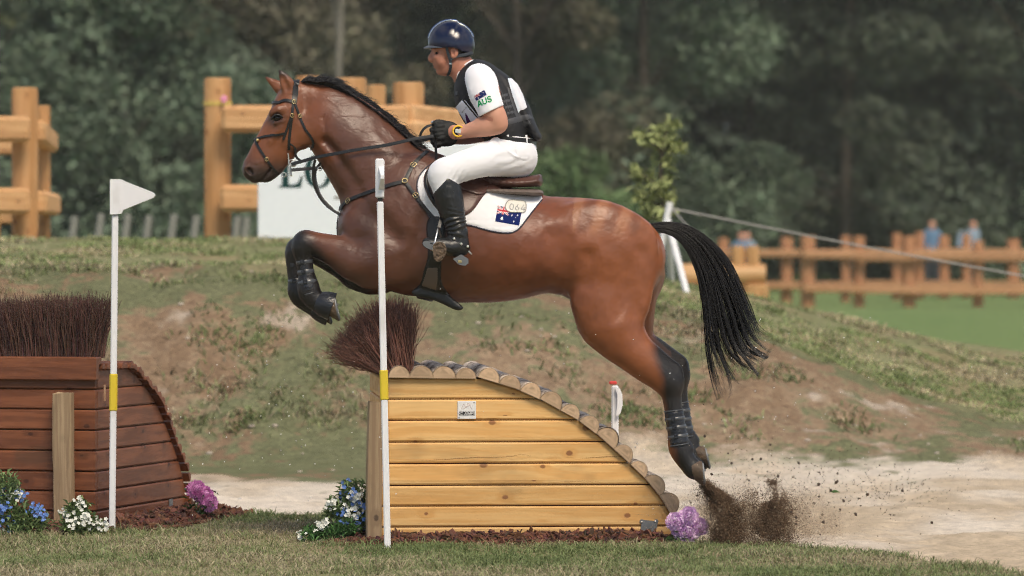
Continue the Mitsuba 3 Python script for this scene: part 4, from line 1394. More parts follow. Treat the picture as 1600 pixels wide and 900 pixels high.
# neck
H.chain(hz([(501, 172, 37, .060), (520, 188, 47, .080), (538, 206, 54, .105), (562, 232, 61, .125), (585, 262, 66, .145), (606, 292, 71, .17), (632, 325, 84, .20)]), 0.05, own=0.03)
H.chain(hz([(640, 262, 24, .05), (668, 268, 24, .07), (710, 290, 24, .12)]), 0.06)
# throat and head
H.chain(hz([(466, 200, 35, .066), (476, 196, 28, .062)]), 0.02)
H.chain(hz([(456, 152, 22, .070), (453, 178, 29, .092), (442, 205, 31, .075), (432, 228, 32.5, .062), (419, 244, 28.5, .057), (409, 256, 24, .054), (400, 263, 20.5, .052)]), 0.02)
H.chain(hz([(414, 275, 10.5, .036), (427, 268, 9, .035), (440, 257, 8, .035)]), 0.012)
H.chain(hz([(391, 268, 11.5, .05), (398, 276, 10, .045)]), 0.012)
H.chain(hz([(468, 146, 20, .05), (480, 150, 22, .05)]), 0.03)
for s in (-1, 1):
    m = mirror if s > 0 else (lambda a: a)
    # cheek bone, facial crest, eye ridge
    H.chain(m(hz([(473, 203, 28, .03, -.058), (460, 212, 22, .025, -.054)])), 0.018)
    H.chain(m(hz([(506, 184, 3, .03, -.098), (509, 200, 3.5, .03, -.10), (505, 218, 4, .03, -.085)])), 0.03, 'sub')
    H.chain(m(hz([(440, 200, 4, .014, -.074), (424, 222, 3, .010, -.058)])), 0.02)
    H.chain(m(hz([(441, 172, 7, .018, -.082), (431, 175, 6, .016, -.080), (426, 180, 4, .012, -.074)])), 0.016)
    H.chain(m(hz([(434, 185, 7.5, .02, -.098)])), 0.008, 'sub')
    H.chain(m(hz([(442, 190, 3.5, .012, -.084), (432, 193, 3.5, .012, -.08)])), 0.01)
    # nostril, mouth line
    H.chain(m(hz([(388, 264, 7, .013, -.045), (396, 270, 7, .013, -.046)])), 0.012)
    H.chain(m(hz([(390, 266, 4.2, .026, -.058), (394, 271, 3.2, .026, -.058)])), 0.008, 'sub')
    H.chain(m(hz([(412, 281, 2, .03, -.05), (424, 263, 1.6, .03, -.058)])), 0.006, 'sub')
    # ears
    if s < 0:
        H.chain(np.array([(X(455), -.05, Z(150), .032, .022), (X(451), -.055, Z(136), .038, .022), (X(446), -.06, Z(124), .027, .016), (X(436.5), -.06, Z(110.5), .005, .006)]), 0.012, own=.005)
        H.chain(np.array([(X(450), -.09, Z(140), .024, .024), (X(443), -.088, Z(122), .014, .020)]), 0.006, 'sub')
    else:
        H.chain(np.array([(X(448), .05, Z(146), .030, .024), (X(438), .06, Z(138), .033, .020), (X(427), .065, Z(129.5), .021, .016), (X(414), .065, Z(120), .005, .006)]), 0.012, own=.005)
    # neck: jugular groove and the muscle above it
    H.chain(m(hz([(505, 196, 22, .03, -.062), (545, 222, 26, .03, -.09), (585, 258, 28, .03, -.115)])), 0.05)
    H.chain(m(hz([(510, 222, 4, .03, -.112), (532, 250, 4, .03, -.142), (554, 286, 4, .03, -.178), (575, 318, 4, .03, -.21)])), 0.04, 'sub')
    # shoulder blade, point of shoulder, triceps
    H.chain(m(hz([(650, 270, 24, .05, -.12), (615, 318, 30, .05, -.175), (575, 358, 36, .06, -.16)])), 0.05)
    H.chain(m(hz([(560, 352, 26, .07, -.12), (590, 392, 34, .07, -.16)])), 0.03)
    H.chain(m(hz([(648, 375, 40, .05, -.205), (612, 405, 40, .06, -.19)])), 0.05)
    H.chain(m(hz([(672, 330, 14, .05, -.325), (655, 372, 14, .05, -.318), (640, 425, 12, .05, -.305)])), 0.07, 'sub')
    H.chain(m(hz([(570, 330, 9, .05, -.265), (600, 352, 9, .05, -.285), (620, 372, 8, .05, -.295)])), 0.07, 'sub')
    # hip, rump, thigh
    H.chain(m(hz([(895, 352, 26, .06, -.185), (930, 356, 42, .07, -.17), (985, 378, 40, .06, -.15)])), 0.05)
    H.chain(m(hz([(962, 430, 58, .10, -.13), (957, 470, 56, .10, -.14), (950, 500, 45, .09, -.145)])), 0.05)
    H.chain(m(hz([(925, 470, 30, .06, -.165), (936, 500, 30, .06, -.165)])), 0.07)
    H.chain(m(hz([(868, 372, 18, .05, -.335), (880, 410, 22, .05, -.335), (893, 440, 12, .04, -.31)])), 0.07, 'sub')
    H.chain(m(hz([(985, 415, 8, .04, -.285), (980, 450, 8, .04, -.285), (968, 490, 7, .04, -.27)])), 0.06, 'sub')
for s in (-1, 1):
    m = mirror if s > 0 else (lambda a: a)
    H.chain(m(hz([(1003, 395, 6, .04, -.262), (1000, 440, 7, .04, -.268), (990, 485, 6, .04, -.252), (985, 520, 5, .03, -.24)])), .05, 'sub')
    H.chain(m(hz([(918, 400, 8, .05, -.315), (912, 440, 9, .05, -.31)])), .06, 'sub')
    H.chain(m(hz([(500, 376, 2.5, .02, -.222), (528, 387, 3, .02, -.238), (556, 402, 3, .02, -.258)])), .022, 'sub')
# hind legs
def hind(du, dv, y, tw=1.0):
    q = lambda rows: hz([(a + du * f, b + dv * f, r, w, y) for (a, b, r, w, f) in rows])
    H.chain(q([(950, 495, 46, .095, .2), (966, 522, 38, .085, .4), (990, 549, 28.5, .075, .6), (1015, 571, 24.5, .062, .8), (1036, 588, 20.5, .052, 1), (1047, 604, 16.5, .045, 1)]), 0.03, own=0.03)
    H.chain(q([(1012, 540, 6, .016, .7), (1040, 562, 6, .018, 1), (1058, 580, 7, .024, 1), (1057, 600, 9, .026, 1)]), 0.025)
    H.chain(q([(1047, 602, 16.5, .045, 1), (1049, 624, 13.5, .036, 1), (1052, 645, 12.5, .033, 1), (1056, 680, 12.5, .033, 1), (1060, 698, 15.5, .04, 1), (1066, 710, 14.5, .038, 1), (1076, 724, 13.5, .036, 1), (1084, 733, 14.5, .042, 1)]), 0.015)
    H.chain(q([(1070, 690, 7, .026, 1), (1076, 699, 7, .026, 1)]), 0.015)
hind(0, 0, -.135)
hind(12, -9, .125)
H.chain(hz([(1020, 430, 20, .10, .06), (1005, 470, 20, .09, .06), (1000, 510, 22, .07, .1)]), 0.03)
# fore legs
def fore(pts, y):
    H.chain(hz([(a, b, r, w, yy) for (a, b, r, w, yy) in pts]), 0.025, own=0.02)
fore([(584, 408, 36, .095, -.165), (558, 406, 31, .085, -.17), (532, 394, 24, .068, -.165), (508, 386, 18.5, .056, -.155), (490, 381, 16, .05, -.15), (479, 379, 17, .052, -.148), (475, 390, 14, .045, -.148),
      (476.5, 402, 10.5, .034, -.148), (481, 430, 10.5, .033, -.148), (484, 449, 14.5, .04, -.148), (486, 458, 14, .039, -.148), (494, 468, 12.5, .036, -.148), (506, 474, 15, .044, -.148)], 0)
H.chain(hz([(576, 436, 14, .04, -.17), (592, 442, 10, .04, -.17)]), 0.04)
fore([(594, 425, 34, .09, .16), (562, 428, 27, .08, .155), (534, 414, 21, .062, .14), (508, 402, 17, .052, .13), (484, 392, 15, .048, .125), (465, 388, 16, .05, .122), (459, 398, 12.5, .043, .122),
      (458, 412, 10, .034, .122), (461, 440, 10, .033, .122), (464, 456, 13.5, .04, .122), (470, 466, 13, .039, .122), (486, 477, 12.5, .036, .122), (500, 484, 14, .044, .122)], 0)
# girth groove and belly
H.chain(hz([(690, 470, 6, .2, 0.)]), 0.05, 'sub')
horse_body = bodies(H.mesh(), 400)
hv = np.array(horse_body.vertices)
hn = horse_body.vertex_normals
d_ = (meshkit.fbm(hv * [7, 5, 4.5], 3, 61) - .5) * .020 + (meshkit.fbm(hv * [26, 20, 16], 2, 62) - .5) * .0045
d_ *= smooth(480, 560, hv[:, 0] * 300 + 800) * smooth(560, 500, 370 - (hv[:, 2] - CAMZ) * 300)
horse_body = tmesh(hv + hn * d_[:, None], horse_body.faces)


def horse_colour(v):
    u, w, y = v[:, 0] * 300 + 800, 370 - (v[:, 2] - CAMZ) * 300, v[:, 1]
    n = meshkit.fbm(v * 7.0, 4, 5)
    n2 = meshkit.fbm(v * 22.0, 3, 9)
    S = lambda a, b, x: np.clip((x - a) / (b - a), 0, 1) ** 2 * (3 - 2 * np.clip((x - a) / (b - a), 0, 1))
    bay, rich, dark, black = np.array([.235, .078, .031]), np.array([.165, .051, .022]), np.array([.095, .040, .026]), np.array([.012, .011, .012])
    c = np.repeat(rich[None], len(v), 0)
    m = lambda c, t, a: c * (1 - t[:, None]) + a * t[:, None]
    c = m(c, S(820, 960, u) * .9, bay)
    # wet neck and shoulder
    c = m(c, 1 - S(470, 520, u), np.array([.19, .066, .028]))
    d = S(490, 540, u) * (1 - S(650, 820, u)) * (.95 + .9 * (n - .5))
    c = m(c, np.clip(d * 1.0, 0, .92), dark)
    # mane line, back stripe
    head = u < 505
    c = m(c, np.where(head, S(235, 275, w) * (1 - S(440, 470, u)) * (w < 330), 0) * .95, np.array([.040, .030, .028]))
    c = m(c, np.where(head, np.exp(-((u - 434) ** 2 + (w - 187) ** 2) / 160.) * .8, 0), black)
    # black points
    fl = (w > 345) & (u < 600)
    t = S(0, 1, np.where(fl, (524 + 26 * (n - .5) + 40 * (y > 0) - u + .55 * (w - 384)) / 42, 0)) 
    c = m(c, np.clip(t, 0, 1), black)
    t = S(0, 1, ((u - 1008) * .985 - (w - 512) * .17 + 2 + 14 * (n - .5)) / 20) * S(500, 532, w)
    c = m(c, np.clip(t, 0, 1), black)
    ear = (w < 140) & (u < 460)
    c = m(c, np.where(ear, S(128, 112, w) + (y < -.078) * .55, 0).clip(0, .9), black)
    # belly and inner thigh paler, pale brush-marks over the loins
    c = m(c, (np.abs(u - 960) < 90) * (np.abs(y) < .09) * (w > 430) * .5, np.array([.07, .032, .022]))
    q = (u > 895) & (u < 1000) & (w < 372)
    st = np.sin((u + (w - 340) * .35) / 6.4) * S(375, 345, w)
    c = m(c, np.where(q, np.clip(st * 1.6, 0, 1) * .60, 0), np.array([.33, .14, .065]))
    c = m(c, np.where(q, np.clip(-st * 1.6, 0, 1) * .60, 0), np.array([.15, .052, .026]))
    return np.clip(c * (1 + .5 * (n - .5))[:, None] * (1 + .35 * (n2 - .5))[:, None], 0, 1)


def coat_bump(p, n, uv):
    a = mikit.fbm(p.x * 70, p.y * 70, p.z * 70, 3)
    w = mikit.noise(p.x * 16 + 2 * mikit.noise(p.x * 30, p.z * 30), p.y * 16, p.z * 16)
    vein = 1 - mikit.smoothstep(0.0, 0.085, dr.abs(w - 0.5))
    zone = mikit.smoothstep(-0.1, -0.5, p.x) 
    return 0.0015 * a + 0.0008 * vein * zone


prin('coat', 'vc', lambda p, n, uv: .31 + .20 * F_(p.x * 14, p.y * 14, p.z * 14, 3), coat_bump, 1.0, specular=0.48, sheen=0.1)
HORSE = thing('horse', 'bay horse with black legs leaping over the log-topped jump', 'horse')
put('body', horse_body, 'coat', HORSE, smooth=True, color=horse_colour(horse_body.vertices))
# the near surface of a body: y of the first crossing, per column
def front_map(F, level=0.0):
    f = F.f - level
    ins = f < 0
    i = np.argmax(ins, 1)
    has = ins.any(1)
    a, c = np.indices(has.shape)
    i1 = np.maximum(i, 1)
    v0, v1 = f[a, i1 - 1, c], f[a, i1, c]
    y = F.lo[1] + F.h * (i1 - v1 / np.where(np.abs(v1 - v0) < 1e-9, 1e-9, v1 - v0))
    y = np.where(has, y, np.nan)
    if not has.all():
        idx = ndimage.distance_transform_edt(~has, return_distances=False, return_indices=True)
        y = y[tuple(idx)]
    return y


class Skin:
    def __init__(self, F, off):
        self.F, self.y = F, ndimage.gaussian_filter(front_map(F, off), 0.8)

    def __call__(self, x, z):
        return ndimage.map_coordinates(self.y, np.array([(x - self.F.lo[0]) / self.F.h, (z - self.F.lo[2]) / self.F.h]), order=1, mode='nearest')


def tri_fill(poly, step):
    """Points and triangles filling a shapely polygon (metres)."""
    from scipy.spatial import Delaunay
    pts = []
    rings = [poly.exterior] + list(poly.interiors)
    for r in rings:
        n = max(8, int(r.length / step))
        pts += [r.interpolate(t * r.length).coords[0] for t in np.arange(n) / n]
        pts += list(r.coords)[:-1]
    x0, z0, x1, z1 = poly.bounds
    gx, gz = np.meshgrid(np.arange(x0, x1, step), np.arange(z0, z1, step * .866))
    gx = gx + (np.arange(len(gx)) % 2)[:, None] * step / 2
    inner = poly.buffer(-step * .45)
    import shapely
    ok = shapely.contains_xy(inner, gx.ravel(), gz.ravel())
    p = np.vstack([np.array(pts), np.stack([gx.ravel()[ok], gz.ravel()[ok]], 1)])
    p = np.unique(np.round(p, 5), axis=0)
    t = Delaunay(p).simplices
    c = p[t].mean(1)
    a, b, d = p[t[:, 0]], p[t[:, 1]], p[t[:, 2]]
    area = (b[:, 0] - a[:, 0]) * (d[:, 1] - a[:, 1]) - (b[:, 1] - a[:, 1]) * (d[:, 0] - a[:, 0])
    t = np.where((area < 0)[:, None], t[:, ::-1], t)
    return p, t[shapely.contains_xy(poly, c[:, 0], c[:, 1]) & (np.abs(area) > 1e-9)]


def shell(p, t, y, thick):
    """A sheet over points p (x, z) at depth y, closed, thick metres deep (away from the camera)."""
    n = len(p)
    v = np.vstack([np.stack([p[:, 0], y, p[:, 1]], 1), np.stack([p[:, 0], y + thick, p[:, 1]], 1)])
    e = np.vstack([t[:, [0, 1]], t[:, [1, 2]], t[:, [2, 0]]])
    code = {}
    for a, b in e:
        code[(a, b)] = code.get((a, b), 0) + 1
    rim = np.array([(a, b) for a, b in e if (b, a) not in code])
    side = np.vstack([np.stack([rim[:, 0], rim[:, 0] + n, rim[:, 1]], 1), np.stack([rim[:, 1], rim[:, 0] + n, rim[:, 1] + n], 1)])
    return tmesh(v, np.vstack([t, t[:, ::-1] + n, side]))


def pxpoly(pts, smooth=True, n=80):
    q = curve(pts, n, closed=True) if smooth else np.asarray(pts, float)
    return Polygon(np.stack([X(q[:, 0]), Z(q[:, 1])], 1)).buffer(0)


def drape(poly, skin, step=0.012, off=0.0, thick=0.006, ymax=None, round_edge=True):
    p, t = tri_fill(poly, step)
    y = skin(p[:, 0], p[:, 1]) - off
    if ymax is not None:
        y = np.minimum(y, ymax)
    if round_edge:
        import shapely
        d = shapely.distance(poly.boundary, shapely.points(p))
        y = y + 0.7 * thick * (1 - np.clip(d / (thick * 1.2), 0, 1)) ** 2
    return shell(p, t, y, thick)


def onto(F, p, level):
    p = np.array(p, float)
    for _ in range(8):
        p = p - 0.8 * np.clip(F.at(p) - level, -.03, .03)[:, None] * F.grad(p)
    return p


def ribbon(path, nrm, width, thick):
    """A flat strap with rounded edges along path, lying with its face along nrm."""
    path, nrm = np.asarray(path, float), np.asarray(nrm, float)
    t = np.gradient(path, axis=0)
    t /= np.maximum(np.linalg.norm(t, axis=1, keepdims=True), 1e-9)
    b = np.cross(nrm, t)
    b /= np.maximum(np.linalg.norm(b, axis=1, keepdims=True), 1e-9)
    n = np.cross(t, b)
    w, h = np.broadcast_to(width, len(path))[:, None] / 2, thick / 2
    prof = [(-1, -.5), (-1, .5), (-.88, 1), (.88, 1), (1, .5), (1, -.5), (.88, -1), (-.88, -1)]
    ring = np.stack([path + b * w * a + n * h * c for a, c in prof], 1)
    k, m = len(path), len(prof)
    i, j = np.meshgrid(np.arange(k - 1), np.arange(m), indexing='ij')
    q = np.stack([i * m + j, i * m + (j + 1) % m, (i + 1) * m + (j + 1) % m, (i + 1) * m + j], -1).reshape(-1, 4)
    f = np.vstack([q[:, [0, 1, 2]], q[:, [0, 2, 3]]])
    caps = [(0, i + 1, i) for i in range(1, m - 1)] + [((k - 1) * m, (k - 1) * m + i, (k - 1) * m + i + 1) for i in range(1, m - 1)]
    mesh = tmesh(ring.reshape(-1, 3), np.vstack([f, caps]))
    if mesh.volume < 0:
        mesh.invert()
    return mesh


def strap(F, skin, px, width, thick=0.004, n=40, lift=0.0, hints=None):
    """A strap lying on the body F along the pixel line px; rows may carry a depth as third value, else they lie on the near side."""
    q = curve([(r[0], r[1], (r[2] if len(r) > 2 else 0) * 300) for r in px], n)
    x, z = X(q[:, 0]), Z(q[:, 1])
    if len(px[0]) > 2:
        yy = q[:, 2] / 300
        p = onto(F, np.stack([x, yy, z], 1), 0.003 + lift)
    else:
        p = np.stack([x, skin(x, z) - lift, z], 1)
    return ribbon(p, F.grad(p), width, thick)


def buckle(p, nrm, tan, s=0.012, r=0.0016):
    nrm, tan = np.asarray(nrm, float), np.asarray(tan, float)
    b = np.cross(nrm, tan)
    b /= np.linalg.norm(b)
    c = np.array([(-1, -.8), (1, -.8), (1, .8), (-1, .8), (-1, -.8)]) * s
    q = p + nrm * .003 + c[:, :1] * tan + c[:, 1:] * b
    return cat(tube(curve(q, 24), r, 5), tube([p + nrm * .004 - tan * s, p + nrm * .004 + tan * s], r * .8, 4))


def ring(p, n, r, t):
    a = np.cross(n, [0, 0, 1.0])
    a /= np.linalg.norm(a)
    b = np.cross(n, a)
    th = np.linspace(0, 2 * np.pi, 25)
    return tube(p + np.cos(th)[:, None] * a * r + np.sin(th)[:, None] * b * r, t, 6)


SK3 = Skin(H, 0.003)
SK6 = Skin(H, 0.007)
SK12 = Skin(H, 0.014)

prin('hair_black', (.014, .013, .014), 0.36, specular=0.5)
prin('eye_dark', (.006, .004, .003), 0.18, specular=0.4)
prin('leather_black', (.014, .014, .015), 0.38, specular=0.5)
prin('rubber_black', (.014, .016, .022), 0.34, lambda p, n, uv: mikit.fbm(p.x * 120, p.y * 120, p.z * 120, 2), 0.002, specular=0.5)
prin('strap_grey', (.055, .062, .072), 0.32, specular=0.6)
prin('leather_brown', lambda p, n, uv: mikit.mix((.055, .022, .016), (.10, .042, .03), mikit.fbm(p.x * 30, p.y * 30, p.z * 30, 3)), 0.38,
     lambda p, n, uv: mikit.fbm(p.x * 160, p.y * 160, p.z * 160, 2), 0.001, specular=0.5)
prin('leather_grey', (.13, .10, .085), 0.55)
prin('metal', (.75, .74, .70), 0.22, metallic=1.0)
prin('brass', (.75, .60, .30), 0.25, metallic=1.0)
prin('hoof_horn', lambda p, n, uv: mikit.mix((.035, .024, .018), (.13, .085, .05), mikit.fbm(p.x * 40, p.y * 40, p.z * 40, 4)), 0.6,
     lambda p, n, uv: mikit.fbm(p.x * 90, p.y * 90, p.z * 90, 3), 0.004)
prin('hoof_dirt', lambda p, n, uv: mikit.mix((.06, .042, .03), (.17, .12, .08), mikit.fbm(p.x * 60, p.y * 60, p.z * 60, 4)), 0.9,
     lambda p, n, uv: mikit.fbm(p.x * 90, p.y * 90, p.z * 90, 3), 0.006)

# eyes
for s in (-1, 1):
    ey = trimesh.creation.icosphere(3, 0.0205)
    ey.apply_scale([1.15, .8, .9])
    ey.apply_translation([X(434.5), s * .080, Z(185)])
    put('eye', ey, 'eye_dark', HORSE, smooth=True)
    lid = curve([(425.5, 188), (430, 181.5), (437, 180.2), (443.5, 185)], 14)
    ly = np.array([.089, .094, .097, .1, .102, .102, .103, .103, .103, .103, .102, .101, .1, .1]) * s
    put('eyelid', tube(np.stack([X(lid[:, 0]), ly * .985, Z(lid[:, 1])], 1), np.array([2, 4, 5, 5, 5, 5, 5, 5, 5, 5, 5, 5, 4, 2]) / 1000, 6), 'hair_black', HORSE, smooth=True)

# mane
crest = curve([(470, 124), (490, 128), (512, 131), (545, 147), (580, 170), (617, 199), (645, 224), (664, 240)], 400)
m = 3600
r0 = np.random.default_rng(11)
i = r0.integers(2, 398, m)
cu, cv = crest[i, 0], crest[i, 1]
tg = np.gradient(crest, axis=0)[i]
tg /= np.linalg.norm(tg, axis=1, keepdims=True)
nu, nv = tg[:, 1], -tg[:, 0]
lock = np.floor(i / 9.0 + r0.normal(0, .35, m))
lr = np.random.default_rng(5).uniform(0, 1, (200, 3))[np.clip(lock.astype(int), 0, 199)]
y0 = r0.uniform(-.040, .034, m)
L = 40 * (.88 + .16 * lr[:, 0]) * r0.uniform(.7, 1.1, m) * np.interp(cu, [470, 500, 640, 664], [.75, 1, .95, .7])
fly = r0.uniform(0, 1, m) < .06
P = []
for t in np.linspace(0, 1, 6):
    out = L * (0.72 * t - 0.36 * t * t) * np.where(y0 < -.02, .45, 1) + fly * 6 * t
    along = L * t * (.42 + .16 * (lr[:, 1] - .4) + .10 * r0.normal(0, 1, m) * t)
    side = np.where(y0 < -.02, -1, 1)
    yy = y0 + side * (L / 300) * (.12 * t + .22 * t * t) * r0.uniform(.6, 1.2, m) * (.8 + .4 * lr[:, 2])
    P.append(np.stack([X(cu - nu * 4 + nu * out + tg[:, 0] * along), yy, Z(cv - nv * 4 + nv * out + tg[:, 1] * along)], 1))
P = np.stack(P, 1)
put('mane', strands(P, np.array([1.5, 1.8, 1.6, 1.3, .9, .3]) / 1000), 'hair_black', HORSE, smooth=True, label='short black mane standing along the crest of the neck')

# tail
G = [curve(g, 60) for g in (
    [(1006, 352), (1040, 348), (1072, 354), (1106, 377), (1134, 410), (1154, 452), (1170, 497), (1186, 532), (1208, 548)],
    [(1006, 357), (1040, 356), (1068, 367), (1098, 399), (1118, 445), (1132, 495), (1150, 547), (1186, 574)],
    [(1006, 362), (1042, 364), (1066, 379), (1086, 413), (1098, 450), (1107, 500), (1117, 552), (1144, 604)])]
m = 4400
a = np.clip(r0.normal(0, .50, m), -1.15, 1.15)
b = r0.normal(0, .5, m)
nl = 26
lk = (np.floor((np.clip(a, -1.1, 1.1) + 1.1) / 2.2 * 12.99) * 2 + (b > 0)).astype(int)
q_ = np.random.default_rng(8)
lka, lkb, lke, lkp, lkw = (np.array([(np.floor(i / 2) + .5) / 13 * 2.2 - 1.1 for i in range(nl)]) + q_.normal(0, .09, nl)), q_.normal(0, .4, nl), q_.uniform(.80, 1.04, nl), q_.uniform(0, 6.28, nl), q_.uniform(.3, 1.4, nl)
end = np.clip(lke[lk] * r0.normal(1, .06, m), .5, 1.05)
short = r0.uniform(0, 1, m) < .25
end = np.where(short, end * r0.uniform(.55, .95, m), end)
fly = (r0.uniform(0, 1, m) < .12)
ts = np.linspace(0, 1, 20)
P = []
for t in ts:
    tt = t * end
    f = np.clip(tt, 0, 1) * 59
    k = np.minimum(f.astype(int), 58)
    w = (f - k)[:, None]
    g1, g2, g3 = [(g[k] * (1 - w) + g[k + 1] * w) for g in G]
    pull = np.clip(.5 * tt ** 2, 0, .34)
    aa = (a * (1 - pull) + lka[lk] * pull) * (1 + .25 * tt ** 2)
    bb = b * (1 - pull) + lkb[lk] * pull
    aa = aa[:, None]
    c = g2 + np.where(aa > 0, aa * (g1 - g2), -aa * (g3 - g2))
    hw = np.linalg.norm(g1 - g3, axis=1) / 2
    wav = 6 * tt ** 1.5 * lkw[lk] * np.sin(lkp[lk] + 6.5 * tt) + 9 * tt ** 4 * lkw[lk] * np.sin(lkp[lk] * 2 + 12 * tt) + fly * 16 * tt ** 2 * np.sin(lkp[lk] * 7 + 5 * t + a * 9)
    y = bb * hw / 300 * .62 * (1 + .5 * t)
    droop = np.where(lka[lk] < .25, 1, 0) * 14 * tt ** 5 * (.4 + lkb[lk])
    P.append(np.stack([X(c[:, 0] + wav * .7), y + wav / 400, Z(c[:, 1] - wav * .45 + droop)], 1))
P = np.stack(P, 1)
rad = np.r_[np.full(4, 1.4), np.linspace(1.25, .75, 12), .65, .5, .4, .2] / 1000
tail_hair = strands(P, rad)
dock = tube(np.stack([X(G[1][:26, 0]), G[1][:26, 0] * 0, Z(G[1][:26, 1])], 1), np.linspace(.020, .012, 26), 10)
put('tail', cat(tail_hair, dock), 'hair_black', HORSE, smooth=True, label='long black tail streaming out behind')


def hoof(c, s, y, rc, rs, tilt, mat='hoof_horn', shoe=True):
    """A hoof from the coronet centre c to the sole centre s (pixels); tilt: the sole's in-picture tangent, from heel to toe."""
    A, B = W(*c, y), W(*s, y)
    ta = np.array([tilt[0], 0, -tilt[1]], float)
    ta /= np.linalg.norm(ta)
    yy = np.array([0, 1.0, 0])
    n, k = 28, 7
    ang = np.arange(n) * 2 * np.pi / n
    rings = []
    for t in np.linspace(0, 1, k):
        ce = A + (B - A) * t
        r = (rc + (rs - rc) * t) / 300 * (1 + .03 * math.sin(t * 3.1))
        toe = np.where(np.cos(ang) > 0, 1 + .10 * t, .92)
        rings.append(ce + (np.cos(ang) * toe)[:, None] * ta * r + np.sin(ang)[:, None] * yy * r * .88)
    ax = (B - A) / np.linalg.norm(B - A)
    rings.append(B + (np.cos(ang)[:, None] * ta + np.sin(ang)[:, None] * yy * .85) * rs / 300 * .7 - ax * .012)
    v = np.vstack(rings + [A[None], (B - ax * .012)[None]])
    k += 1
    i, j = np.meshgrid(np.arange(k - 1), np.arange(n), indexing='ij')
    q = np.stack([i * n + j, i * n + (j + 1) % n, (i + 1) * n + (j + 1) % n, (i + 1) * n + j], -1).reshape(-1, 4)
    j = np.arange(n)
    f = np.vstack([q[:, [0, 1, 2]], q[:, [0, 2, 3]], np.stack([j * 0 + k * n, (j + 1) % n, j], 1), np.stack([j * 0 + k * n + 1, (k - 1) * n + j, (k - 1) * n + (j + 1) % n], 1)])
    mm = tmesh(v, f)
    if mm.volume < 0:
        mm.invert()
    h = put('hoof', mm, mat, HORSE, smooth=35)
    if shoe:
        arc = np.linspace(-2.45, 2.45, 30)
        p = B + ax * .002 + (np.cos(arc)[:, None] * ta * 1.06 + np.sin(arc)[:, None] * yy * .86) * rs / 300 * .88
        put('horseshoe', ribbon(p, np.repeat(ax[None], 30, 0), .017, .008), 'steel', h, smooth=35)
        for t in (-1.9, 1.9):
            q = B + (math.cos(t) * ta + math.sin(t) * yy * .86) * rs / 300 * .88
            put('stud', tube([q, q + ax * .012, q + ax * .016], [.005, .005, .002], 7), 'steel', h)


hoof((506, 474), (527, 480), -.148, 15, 20, (.22, 1), 'hoof_dirt')
hoof((497, 483), (512, 489), .122, 15, 18, (.22, 1), 'hoof_dirt')
hoof((1079, 730), (1097, 737), -.135, 15.5, 19.5, (.10, 1))
hoof((1090, 710), (1106, 716), .125, 15, 18, (.26, 1))


def legboot(pts, y, straps, lab):
    """A tendon boot round the cannon: rows (u, v, r px)."""
    q = curve(pts, 22)
    p = np.stack([X(q[:, 0]), q[:, 0] * 0 + y, Z(q[:, 1])], 1)
    r = q[:, 2] / 300
    r = np.r_[r[0] * .9, r[1:-1], r[-1] * .9]
    b = put('tendon_boot', tube(p, r, 22), 'rubber_black', HORSE, smooth=40, label=lab)
    for e_ in (0, 21):
        put('rim', ring(p[e_], (p[min(e_ + 1, 21)] - p[max(e_ - 1, 0)]) / np.linalg.norm(p[min(e_ + 1, 21)] - p[max(e_ - 1, 0)]), (r[1] if e_ == 0 else r[-2]) * .97, .0045), 'strap_grey', b, smooth=True)
    for t in straps:
        k = np.linspace(t - .05, t + .05, 5) * 21
        pp = np.stack([np.interp(k, np.arange(22), p[:, i]) for i in range(3)], 1)
        put('strap', tube(pp, np.interp(k, np.arange(22), r) + np.array([.001, .0035, .004, .0035, .001]), 22), 'strap_grey', b, smooth=40)
        e = pp[2] + np.array([-.01, -(np.interp(k[2], np.arange(22), r) + .004), 0])
        put('strap_end', bevel_box(.022, .006, .020, .002).apply_translation(e), 'rubber_black', b)


legboot([(476, 394, 12), (478, 412, 12.3), (481, 432, 12.8), (484, 448, 15.5), (486, 458, 14.5)], -.148, (.22, .45, .68), 'black boot on the near foreleg')
legboot([(457.5, 398, 11.2), (458.5, 414, 11.4), (461, 434, 11.8), (463, 452, 14), (467, 463, 13)], .122, (.25, .6), 'black boot on the far foreleg')
legboot([(1051.5, 640, 15), (1053.5, 655, 15), (1057, 675, 15), (1060, 693, 16.5)], -.135, (.25, .5, .75), 'black strapped boot on the near hind leg')
legboot([(1063, 631, 14.5), (1065.5, 646, 14.5), (1068.5, 666, 14.5), (1071, 684, 16)], .125, (.25, .5, .75), 'black strapped boot on the far hind leg')
for (y, o) in ((-.148, (0, 0)), (.122, (-7, 10))):
    q = curve([(496 + o[0], 469.5 + o[1], 15.0), (503 + o[0], 472.5 + o[1], 18.5), (512 + o[0], 475.5 + o[1], 21), (521 + o[0], 478.5 + o[1], 22)], 12)
    put('bell_boot', tube(np.stack([X(q[:, 0]), q[:, 0] * 0 + y, Z(q[:, 1])], 1), q[:, 2] / 300, 24), 'rubber_black', HORSE, smooth=50)
# ------------------------------------------------------------------ tack
prin('pad_white', (.80, .80, .82), 0.85, lambda p, n, uv: dr.minimum(dr.abs(dr.sin(p.x * 95)), dr.abs(dr.sin(p.z * 95))) ** 0.5 + .2 * mikit.fbm(p.x * 200, p.z * 200, 0, 2), 0.003)
prin('piping_dark', (.03, .03, .05), 0.6)
diffuse('flag_blue', (.012, .022, .11))
diffuse('flag_white', (.80, .80, .80))
diffuse('flag_red', (.55, .03, .04))
diffuse('ink_grey', (.30, .30, .29))
prin('plate_cream', (.72, .70, .63), 0.4)

